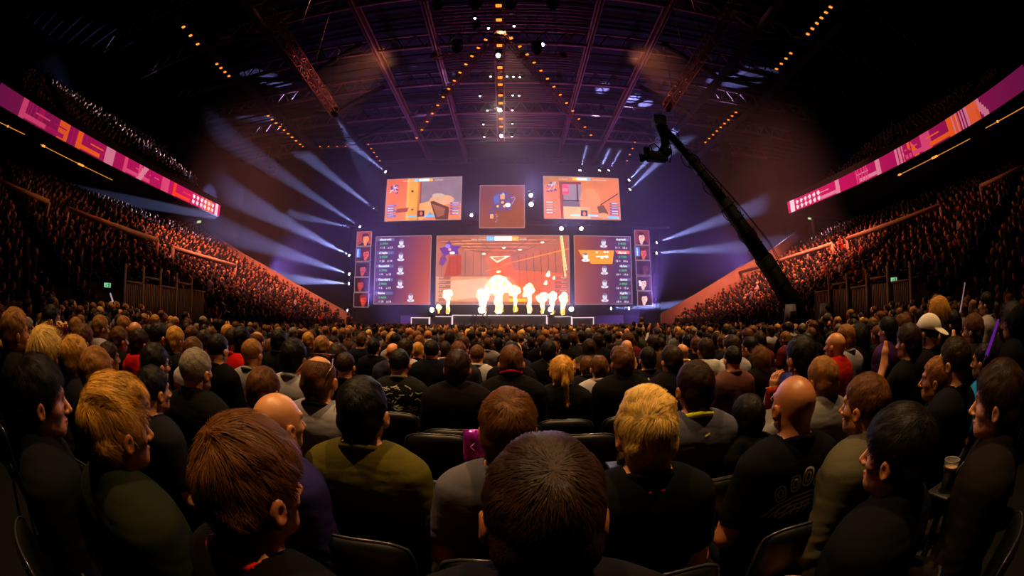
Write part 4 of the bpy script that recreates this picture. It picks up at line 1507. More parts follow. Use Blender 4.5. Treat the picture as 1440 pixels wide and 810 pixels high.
# lamps that shine straight at the audience
faces = [
    (663, 303, 1.0, 'white spotlight between the rifle-view screen and the square map screen'),
    (746.5, 275, 1.3, 'upper of two white spotlights beside the square map screen'),
    (747, 288, 1.5, 'lower of two white spotlights beside the square map screen'),
    (789.5, 322, 1.3, 'white spotlight under the red-doorway screen, nearer the centre'),
    (817.5, 322, 1.3, 'white spotlight under the red-doorway screen, farther from the centre'),
    (607.5, 436.5, 1.5, 'white spotlight at the left foot of the main screen'),
    (677.5, 437, 2.3, 'brightest white spotlight low at the stage left of the biggest flame'),
    (774.5, 436, 1.6, 'white spotlight between the flames at the right of the stage'),
    (803.5, 435.5, 1.5, 'white spotlight at the right foot of the main screen'),
    (700.5, 78, 1.0, 'uppermost warm white spotlight on the central ladder truss'),
    (703, 155, 1.0, 'middle warm white spotlight on the central ladder truss'),
    (705, 191, 1.0, 'lowest warm white spotlight on the central ladder truss'),
]
for px, py, s, lab in faces:
    if py < 200: A = atz(px, py, 16.1)
    elif py > 400: A = at(px, py, 36.9)
    else: A = at(px, py, 39.2)
    o = copy_tree(proto)
    warm = py < 200
    # they point over the audience, a few degrees beside the photographer
    tgt = CAM + np.array([0.0, 0, 6.0 if py > 200 else 0.0])
    set_lamp(o, A, tgt - A, 1.15 * s, M_LENSBIG, 1200 * s if not warm else 1500, 28, 'ffe8c0' if warm else 'b4a8ff', 1.0, up=py > 400)
    tag(o, lab, 'stage light', 'white spotlights facing the audience')
# small white pinpoints on the rig
dots = [(690, 106), (713, 106), (722, 106.5), (731, 107), (675, 133.5), (721, 132.5), (730, 133), (685.5, 154), (720.5, 153.5), (687, 38), (723, 35), (680, 173.5), (720.5, 172.5), (681, 191), (720, 190.5), (668, 24)]
mb = None
dot_me = None
for i, (px, py) in enumerate(dots):
    A = atz(px, py, 16.2)
    root = empty('pin_spot', A); tag(root, 'tiny white pin spot hanging near the central ladder truss', 'stage light', 'tiny white pin spots near the ladder truss')
    if dot_me is None:
        dot_me = MB().lathe([(.07, -.09), (.085, 0), (.08, .1), (.03, .12)], 10).mesh('lamp_can', True); dot_me.materials.append(M_BLACK)
        dl = MB().lathe([(.001, -.13), (.05, -.12), (.068, -.09)][::-1], 10).mesh('lens', True); dl.materials.append(M_DOT)
    obj('lamp_can', dot_me, None, root); obj('lens', dl, None, root)
# heads hanging unlit on the top truss
for px, py, lab in ((616, 6, 'unlit'), (668, 6, 'unlit'), (717, 6, 'unlit'), (777, 6, 'unlit'), (643, 68, 'unlit'), (755, 70, 'unlit')):
    A = atz(px, py, 14.9 if py < 20 else 15.6)
    o = copy_tree(proto); set_lamp(o, A, (0.1, -.6, -1), 1.5, M_BLACK)
    tag(o, 'unlit moving head lamp hanging from a roof truss near the centre', 'stage light', 'unlit moving heads under the roof')
# amber lamps
am = MB().rbox((0, 0, 0), (.16, .10, .05), .03).mesh('lamp_glass', False); am.materials.append(M_AMBER)
ah = MB().rbox((0, 0, .07), (.18, .12, .04), .02).mesh('housing', False); ah.materials.append(M_BLACK)


def amber(p, rz, s, lab, grp):
    root = empty('amber_lamp', p, rz); root.scale = (s,) * 3; tag(root, lab, 'ceiling light', grp)
    obj('lamp_glass', am, None, root); obj('housing', ah, None, root)


for py in (8, 28, 45, 64, 95, 109, 119, 134, 145, 167, 178):
    amber(atz(701 + (py / 190) * 4, py, 16.25), 0, .9, 'amber lamp in the central ladder truss', 'amber lamps in the ladder truss')
for i in range(13):
    t = i / 12
    amber(atz(683 - 97 * t ** .9, 56 + 138 * t, 15.0), .6, .5, 'amber lamp along the left diagonal truss', 'amber lamps of the left diagonal truss')
    amber(atz(719 + 112 * t ** .9, 54 + 136 * t, 15.0), -.6, .5, 'amber lamp along the right diagonal truss', 'amber lamps of the right diagonal truss')
for (x0, y0, x1, y1, n, s, lab) in ((258, 38, 278, 62, 3, 1.0, 'dim amber lamp in the short row highest at the left of the roof'), (305, 90, 322, 107, 4, .9, 'amber lamp in the short second row at the left of the roof'), (377, 163, 422, 203, 9, .9, 'amber lamp in the long row over the left stand'), (426, 206, 486, 206, 6, .7, 'pale lamp in the level row over the left rear'), (518, 203, 534, 226, 5, .7, 'amber lamp in the short row near the left screen corner'),
                                    (1168, 10, 1136, 48, 6, 1.0, 'amber lamp in the row highest at the right of the roof'), (1112, 75, 1092, 97, 4, .9, 'amber lamp in the second row at the right of the roof'), (1035, 158, 992, 200, 9, .8, 'amber lamp in the row right of the crane head'), (893, 200, 882, 226, 4, .7, 'amber lamp in the short row near the red-doorway screen')):
    for i in range(n):
        t = i / (n - 1)
        p = atz(x0 + (x1 - x0) * t, y0 + (y1 - y0) * t, 16.5) if y0 < 190 or 'long row' in lab else at(x0 + (x1 - x0) * t, y0 + (y1 - y0) * t, 36)
        amber(p, 0, s * .7, lab, lab.replace('amber lamp in', 'lamps of').replace('dim ', '').replace('pale lamp in', 'lamps of'))

# ------------------------------------------------------------------ house light and colour wash (spots without fixtures; stand and colour washes are added)
def spot(loc, tgt, power, ang, color, blend=1.0, size=.4):
    ld = bpy.data.lights.new('wash', 'SPOT'); ld.energy = power; ld.spot_size = math.radians(ang); ld.spot_blend = blend
    ld.color = color; ld.shadow_soft_size = size
    o = bpy.data.objects.new('wash', ld); col.objects.link(o)
    o.location = loc; o.rotation_euler = look(Vector(loc) - Vector(tgt)).to_euler()
    return o


WARM = (1.0, .58, .24); ORG = (1.0, .28, .07); PUR = (.36, .20, 1.0); PNK = (1, .16, .38)
spot((-3.5, 2.2, 15.5), (-2.0, 2.4, 0), 7600, 44, WARM, size=.15)
spot((3.5, 2.2, 15.5), (2.0, 2.4, 0), 7600, 44, WARM, size=.15)
spot((-7, 7, 15.5), (-4, 9, 0), 8500, 62, WARM)
spot((7, 7, 15.5), (4, 9, 0), 8500, 62, WARM)
spot((0, 16.5, 16.5), (0, 16, 0), 12000, 62, WARM)
spot((0, 21, 20.5), (0, 29, 0), 8500, 50, (1, .42, .2))
for s_ in (-1, 1):  # added spots that brighten the side stands, no lamps hang here
    for x_, y_ in ((8, 12.5), (12, 13.5), (15.5, 12), (18, 13.5)):
        spot((s_ * x_, y_, 20.8), (s_ * 18.5, 24, 4), 19000, 50, (1, .26, .19))
spot((-7, 22, 19), (-19, 14, 5), 5500, 60, (1, .27, .08))  # added orange spots on the nearer part of the stands
spot((7, 22, 19), (19, 14, 5), 5500, 60, (1, .27, .08))
spot((-11, 36.4, 1.2), (-10, 41, 5), 4000, 130, PUR)  # added purple spots that tint the haze, no fixtures built
spot((11, 36.4, 1.2), (10, 41, 5), 4000, 130, PUR)
spot((0, 30, 4), (0, 30, 20), 4200, 120, (.8, .18, .5))  # added upward spot, pink tint for air and roof
spot((-14, 40, 3), (-10, 36, 16), 13000, 84, PUR)
spot((14, 40, 3), (10, 36, 16), 13000, 84, PUR)
spot((-24, 36, 6), (-12, 41, 12), 10500, 95, PUR)
spot((24, 36, 6), (12, 41, 12), 10500, 95, PUR)
spot((0, 24, 15), (0, 42, 8), 1500, 110, (1, .2, .35))  # added magenta wash for the stage back


# ------------------------------------------------------------------ haze over the stage end
m = bpy.data.materials.new('stage_haze'); m.use_nodes = True
N, L = m.node_tree.nodes, m.node_tree.links
N.clear()
v = N.new('ShaderNodeVolumeScatter'); v.inputs['Density'].default_value = .011; v.inputs['Anisotropy'].default_value = .45
v.inputs['Color'].default_value = (.92, .90, 1, 1)
ot = N.new('ShaderNodeOutputMaterial'); L.new(v.outputs[0], ot.inputs['Volume'])
hz = MB().box((-24, 20, .15), (24, 45.9, 18.0)).build('stage_haze', m, None)
tag(hz, 'purple haze drifting in the air around the stage and roof', 'haze', None, 'stuff')

w = bpy.data.worlds.new('world'); scene.world = w; w.use_nodes = True
w.node_tree.nodes['Background'].inputs[0].default_value = (.01, .006, .012, 1)
w.node_tree.nodes['Background'].inputs[1].default_value = .3

# ------------------------------------------------------------------ camera crane
def crane():
    B = at(1129, 452, 12.0); T = at(929, 176, 13.0)
    root = empty('camera_crane', (B[0], B[1], 0)); tag(root, 'long black camera crane reaching up over the crowd from the right', 'camera crane')
    b = np.array([0, 0, B[2] - .05]); t = T - np.array([B[0], B[1], 0])
    d = t - b; L = np.linalg.norm(d); d = d / L
    sd = np.cross(d, [0, 0, 1.0]); sd /= np.linalg.norm(sd); up = np.cross(sd, d)
    a = MB()
    secs = [(-.10, .32, .56), (.28, .60, .44), (.56, .82, .32), (.78, 1.0, .24)]
    for i, (s0, s1, w_) in enumerate(secs):
        M = MB()
        p, q = b + d * L * s0, b + d * L * s1
        w2 = w_ * .86
        V = []
        for c, ww in ((p, w_), (q, w2)):
            for u_, v_ in ((-1, -1), (1, -1), (1, 1), (-1, 1)): V.append(c + sd * u_ * ww / 2 + up * v_ * ww / 2)
        M.add(V, [[[0, 1, 5, 4], [1, 2, 6, 5], [2, 3, 7, 6], [3, 0, 4, 7], [3, 2, 1, 0], [4, 5, 6, 7]]])
        for k in range(5):    # collars and ribs
            c = p + (q - p) * (k + .5) / 5
            e = (w_ + .03) / 2
            M.tube([c + sd * e + up * e, c - sd * e + up * e, c - sd * e - up * e, c + sd * e - up * e, c + sd * e + up * e], .018, 5)
        M.build('arm_section', M_BLACK, root)
    # cable loops and clamps
    for s in (.18, .30, .42, .53, .66, .80, .93):
        c = b + d * L * s; e = .22 - .1 * s
        lp = [c + up * (e + .16 * math.sin(k / 10 * PI)) + d * (k / 10 - .5) * .55 for k in range(11)]
        MB().tube(lp, .018, 6).build('cable_loop', M_BLACK, root, True)
        lp = [c - up * (e + .12 * math.sin(k / 10 * PI)) + d * (k / 10 - .3) * .6 + sd * .1 for k in range(11)]
        MB().tube(lp, .015, 6).build('cable_loop', M_BLACK, root, True)
    for s in (1, -1):
        MB().tube([b + up * .2 + sd * s * .1, b + d * L * .35 + up * .55 + sd * s * .05, b + d * L * .97 + up * .12], .012, 5).build('stay_wire', M_BLACK, root)
    # base: pedestal, counterweight, legs
    MB().tube([(0, 0, .25), (0, 0, b[2])], .14, 14).build('pedestal', M_BLACK, root, True)
    c = b - d * 1.3
    MB().rbox(c, (.38, .30, .34), .04).build('counterweight', M_BLACK, root)
    MB().rbox((0, 0, .2), (.5, .5, .1), .05).build('dolly', M_BLACK, root)
    for x in (-1, 1):
        for y in (-1, 1):
            MB().tube([(x * .44, y * .44 - .04, .1), (x * .44, y * .44 + .04, .1)], .1, 14).build('wheel', M_BLACK, root, True)
    # remote head: white-grey box, neck, gimbal, camera, lens
    h = t
    hm = MB().rbox(h + np.array([-.05, 0, .16]), (.24, .20, .19), .04).build('head_box', flat_mat('pale_grey_case', '8c8890', .5), root)
    MB().tube([h, h + [.10, 0, -.45], h + [.06, 0, -.85], h + [-.16, 0, -1.15]], [.19, .17, .15, .12], 12).build('head_neck', M_BLACK, root, True)
    cm = MB().rbox(h + np.array([-.30, -.02, -1.28]), (.36, .18, .16), .04)
    cm.rbox(h + np.array([.02, 0, -1.10]), (.17, .24, .11), .03)
    cb = cm.build('camera_body', M_BLACK, root)
    MB().lathe([(.07, 0), (.12, .03), (.12, .2), (.15, .22), (.15, .34), (.12, .34)], 16, Matrix.Translation(Vector(h + np.array([-.60, -.02, -1.30]))) @ look((-1, .3, -.1)).to_4x4()).build('lens_barrel', M_BLACK, cb, True)
    MB().tube([h + [-.42, 0, -1.1], h + [-.52, 0, -.86], h + [-.34, 0, -.76], h + [-.16, 0, -.94]], .03, 6).build('carry_handle', M_BLACK, cb, True)
    MB().rbox(h + np.array([-.62, .1, -1.02]), (.10, .09, .12), .02).build('viewfinder', M_BLACK, cb)
    MB().tube([h + [-.02, .05, -1.3], h + [.22, .08, -1.4], h + [.32, .05, -1.0], h + [.2, 0, -.4]], .02, 6).build('cable_loop', M_BLACK, root, True)
    return B


CB = crane()
M_GREYBOX = flat_mat('grey_monitor_hood', '77747a', .6)
for dx, dy, lab in ((-.85, -.3, 'grey hooded monitor box on the left of the crane base'), (.80, -.4, 'grey hooded monitor box on the right of the crane base')):
    root = empty('monitor_box', (CB[0] + dx, CB[1] + dy, 0)); tag(root, lab, 'monitor')
    V = [(-.2, -.16, 1.35), (.2, -.16, 1.35), (.2, .16, 1.35), (-.2, .16, 1.35), (-.14, -.12, 1.95), (.17, -.12, 1.95), (.17, .1, 1.95), (-.14, .1, 1.95)]
    MB().add(V, [[[3, 2, 1, 0], [4, 5, 6, 7], [0, 1, 5, 4], [1, 2, 6, 5], [2, 3, 7, 6], [3, 0, 4, 7]]]).build('hood', M_GREYBOX, root)
    MB().box((-.13, -.175, 1.42), (.13, -.165, 1.72)).build('display', M_BLACK, root)
    MB().tube([(0, 0, 1.36), (0, 0, .05)], .03, 8).lathe([(.25, 0), (.25, .04), (.04, .06)], 12).build('stand', M_BLACK, root)

# ------------------------------------------------------------------ people: shared shapes
from mathutils.bvhtree import BVHTree
_cache = {}


def body_mesh(pose, lod):
    k = ('b', pose, lod)
    if k not in _cache:
        hf, hc = ((.0042, .012), (.007, .018), (.013, .03))[lod]
        V, Q, C = make_body(pose, hf, hc)
        me = mesh_np('body', V, [Q], True, C); me.materials.append(M_SKIN)
        _cache[k] = me
    return _cache[k]


def shirt_mesh(kind, pose, lod):
    k = ('s', kind, pose, lod)
    if k not in _cache:
        V, Q = make_shirt(kind, pose, (.0085, .013, .024)[lod], 1 + hash(kind) % 1)
        me = mesh_np('shirt', V, [Q], True); me.materials.append(M_CLOTH)
        _cache[k] = me
    return _cache[k]


def trouser_mesh(st, lod):
    k = ('t', st, lod)
    if k not in _cache:
        V, Q = make_trousers(st, (.014, .02, .03)[lod])
        me = mesh_np('trousers', V, [Q], True); me.materials.append(M_TROUSER)
        _cache[k] = me
    return _cache[k]


def hair_mesh(kind, lod, seed=0):
    k = ('h', kind, lod, seed)
    if k not in _cache:
        n = (14000, 2600, 0)[lod]
        if kind in ('long', 'ponytail'): n = int(n * 1.4)
        V, Fs, C = make_hair(kind, (.0045, .006, .011)[lod], n, seed)
        me = mesh_np('hair', V, Fs, True, C); me.materials.append(M_HAIR)
        _cache[k] = me
    return _cache[k]


def shoe_mesh():
    if 'shoe' not in _cache:
        V, Q = make_shoe(); me = mesh_np('shoe', V, [Q], True); me.materials.append(M_CLOTH); _cache['shoe'] = me
    return _cache['shoe']


def collar_mesh(kind):
    if ('c', kind) not in _cache:
        top = {'tshirt': 1.063, 'long': 1.070, 'hoodie': 1.115, 'jacket': 1.118}[kind]
        P = []
        for i in range(28):
            a = i / 28 * 2 * PI
            x, y = .075 * math.cos(a), -.036 + .075 * math.sin(a)
            P.append((x, y, top - (y + .06) * .42 + .002))
        me = MB().tube(P, .0105, 8, closed=True, flat=1.3).mesh('collar', True); me.materials.append(M_CLOTH)
        _cache[('c', kind)] = me
    return _cache[('c', kind)]


def cap_mesh():
    if 'cap' not in _cache:
        F = Field(np.arange(-.13, .13, .005), np.arange(-.24, .14, .005), np.arange(1.15, 1.34, .005))
        F.ell(HC + [0, -.004, .012], (.090, .112, .098), .005)
        F.cut(lambda X, Y, Z: (1.212 - Z) + .12 * (Y + .01) + 0 * X)
        F.ell((0, -.135, 1.195), (.066, .075, .010), .008, rot=(.45, 0, 0))     # peak, worn backwards
        F.ell((0, -.012, 1.312), (.008, .008, .006), .004)
        V, Q = F.extract(); me = mesh_np('cap', V, [Q], True); me.materials.append(M_CLOTH); _cache['cap'] = me
    return _cache['cap']


def project_print(parent_me, me):
    """lay a flat drawing (x,z) on the back of a shirt"""
    V = [v.co.copy() for v in parent_me.vertices]
    T = BVHTree.FromPolygons(V, [tuple(p.vertices) for p in parent_me.polygons])
    for v in me.vertices:
        h = T.ray_cast(Vector((v.co.x, -1, v.co.z)), Vector((0, 1, 0)))
        v.co.y = (h[0].y if h[0] else -.15) - .0022
    me.update()


def text_print(shirt, s, x, z, size, c, shear=0.0, rot=0.0, name='lettering'):
    cu = bpy.data.curves.new('t', 'FONT'); cu.body = s; cu.size = size; cu.align_x = 'CENTER'; cu.offset = .02 * size; cu.shear = shear; cu.resolution_u = 3
    to = bpy.data.objects.new('t', cu); col.objects.link(to)
    dg = bpy.context.evaluated_depsgraph_get()
    me = bpy.data.meshes.new_from_object(to.evaluated_get(dg))
    bpy.data.objects.remove(to)
    import bmesh
    bm = bmesh.new(); bm.from_mesh(me)
    bmesh.ops.triangulate(bm, faces=bm.faces)
    for _ in range(2):
        ed = [e for e in bm.edges if e.calc_length() > .012]
        if ed: bmesh.ops.subdivide_edges(bm, edges=ed, cuts=1); bmesh.ops.triangulate(bm, faces=bm.faces)
    for v in bm.verts:
        X, Z = v.co.x, v.co.y
        v.co.x = x + X * math.cos(rot) - Z * math.sin(rot); v.co.z = z + X * math.sin(rot) + Z * math.cos(rot); v.co.y = 0
    bm.to_mesh(me); bm.free()
    project_print(shirt.data, me)
    me.materials.clear(); me.materials.append(M_CLOTH)
    o = obj(name, me, None, shirt, color=srgb(c))
    return o


def line_print(shirt, lines, w, c, name='print'):
    """ribbons along poly-lines (x,z)"""
    mb = MB()
    for L_ in lines:
        P = np.array(L_, float)
        # resample
        t = np.concatenate([[0], np.cumsum(np.hypot(*np.diff(P, axis=0).T))]); n = max(int(t[-1] / .006), 2)
        s = np.linspace(0, t[-1], n); P = np.c_[np.interp(s, t, P[:, 0]), np.interp(s, t, P[:, 1])]
        T = np.gradient(P, axis=0); T /= np.maximum(np.hypot(*T.T)[:, None], 1e-9); Nn = np.c_[-T[:, 1], T[:, 0]]
        A, B = P + Nn * w / 2, P - Nn * w / 2
        V = np.empty((2 * n, 3)); V[0::2] = np.c_[A[:, 0], np.zeros(n), A[:, 1]]; V[1::2] = np.c_[B[:, 0], np.zeros(n), B[:, 1]]
        i = np.arange(n - 1)[:, None] * 2 + np.array([0, 1, 3, 2])
        mb.add(V, [i])
    me = mb.mesh(name)
    project_print(shirt.data, me)
    me.materials.append(M_CLOTH)
    return obj(name, me, None, shirt, color=srgb(c))


def person(loc, rz, sc, hair, hcol, shirt, scol, pose='lap', lod=2, skin='c08a64', collar=None, lean=0.0, hseed=0, tcol='15161c'):
    st = pose == 'stand'
    b = bpy.data.objects.new('person', body_mesh(pose, lod)); col.objects.link(b)
    b.location = loc; b.rotation_euler = (0, lean, rz); b.scale = (sc,) * 3
    b.color = (*srgb(skin), 1)
    off = (0, 0, .44) if st else None
    if hair == 'cap':
        h = obj('cap', cap_mesh(), None, b, off, srgb(hcol)); hh = obj('hair', hair_mesh('crop', min(lod + 1, 2), 0), None, b, off, srgb('241810'))
    elif hair != 'bald':
        obj('hair', hair_mesh(hair, lod, hseed), None, b, off, srgb(hcol))
    s = obj('shirt', shirt_mesh(shirt, pose, lod), None, b, None, srgb(scol))
    obj('trousers', trouser_mesh(st, lod), None, b, None, srgb(tcol))
    if lod < 2:
        for q in (1, -1):
            o = obj('shoe', shoe_mesh(), None, b, (.13 * q, -.02 if st else .42, 0), srgb('202024'))
        if collar or shirt in ('tshirt', 'long'): obj('collar', collar_mesh(shirt), None, b, off, srgb(collar or scol))
    return b, s


def make_chair_meshes():
    m = {}
    s = MB().rbox((0, .02, .445), (.215, .21, .035), .03).mesh('seat', True)
    V, F = [], []
    # curved padded back with rounded shoulders
    nx, nz = 15, 13
    for side in (0, 1):
        for j in range(nz):
            v = j / (nz - 1)
            for i in range(nx):
                u = i / (nx - 1) * 2 - 1
                w = .215 * (1 - .5 * max(0, v - .8) ** 1.6 * 8 * .25)
                zt = .335 * v - (.035 * abs(u) ** 4 if v > .5 else 0) * (v - .5) * 2
                th = .026 * (1 - abs(u) ** 8) * (1 - abs(2 * v - 1) ** 10) + .003
                y = -.215 + .035 * u * u - .05 * v + (th if side else -th)
                V.append((u * w, y, .50 + zt))
    n1 = nx * nz
    for j in range(nz - 1):
        for i in range(nx - 1):
            a = j * nx + i
            F.append((a, a + 1, a + nx + 1, a + nx)); F.append((n1 + a, n1 + a + nx, n1 + a + nx + 1, n1 + a + 1))
    rim = [i for i in range(nx)] + [j * nx + nx - 1 for j in range(1, nz)] + [(nz - 1) * nx + i for i in range(nx - 2, -1, -1)] + [j * nx for j in range(nz - 2, 0, -1)]
    for a, b in zip(rim, rim[1:] + rim[:1]): F.append((b, a, n1 + a, n1 + b))
    bk = mesh_np('backrest', V, [F], True)
    rr = [V[i] for i in rim]
    rp = [((np.array(V[i]) + np.array(V[i + n1])) / 2) for i in rim]
    pip = MB().tube(rp, .006, 6, closed=True).mesh('piping', True)
    s.materials.append(M_CHAIR); bk.materials.append(M_CHAIR); pip.materials.append(flat_mat('satin_piping', '2c2b2e', .25, 0, .6))
    m['seat'], m['backrest'], m['piping'] = s, bk, pip
    lg = {}
    for k, (x, y0, y1) in enumerate(((-.19, .17, .20), (.19, .17, .20), (-.19, -.17, -.24), (.19, -.17, -.24))):
        q = MB().tube([(x, y0, .42), (x * 1.03, y1, .0)], .0125, 8).mesh('leg', True); q.materials.append(M_CHAIRMETAL); lg[k] = q
    fr = MB()
    for x in (-.19, .19): fr.tube([(x, .19, .41), (x, -.19, .41), (x * .95, -.235, .62)], .012, 8)
    fr.tube([(-.19, .17, .41), (.19, .17, .41)], .01, 8)
    f = fr.mesh('frame', True); f.materials.append(M_CHAIRMETAL)
    m['frame'] = f; m['legs'] = lg
    return m


CH = make_chair_meshes()


def chair(loc, rz, label, group=None, ground=0):
    root = empty('padded_chair', loc, rz); tag(root, label, 'chair', group)
    obj('seat', CH['seat'], None, root); b = obj('backrest', CH['backrest'], None, root); obj('piping', CH['piping'], None, b)
    obj('frame', CH['frame'], None, root)
    for k in range(4): obj('leg', CH['legs'][k], None, root)
    return root


# ------------------------------------------------------------------ seats of the people who can be told apart
HN = {'k': '120d0a', 'd': '2c190c', 'b': '5e3816', 'l': '94622a', 'y': 'c48c34', 'w': 'e0b45c', 'g': '8c8070', 'r': '8a5628'}
HW = {'k': 'black-haired', 'd': 'dark-haired', 'b': 'brown-haired', 'l': 'light-brown-haired', 'y': 'blond', 'w': 'pale blond', 'g': 'grey-haired', 'r': 'red-blond'}
BLK = '0b0b0c'
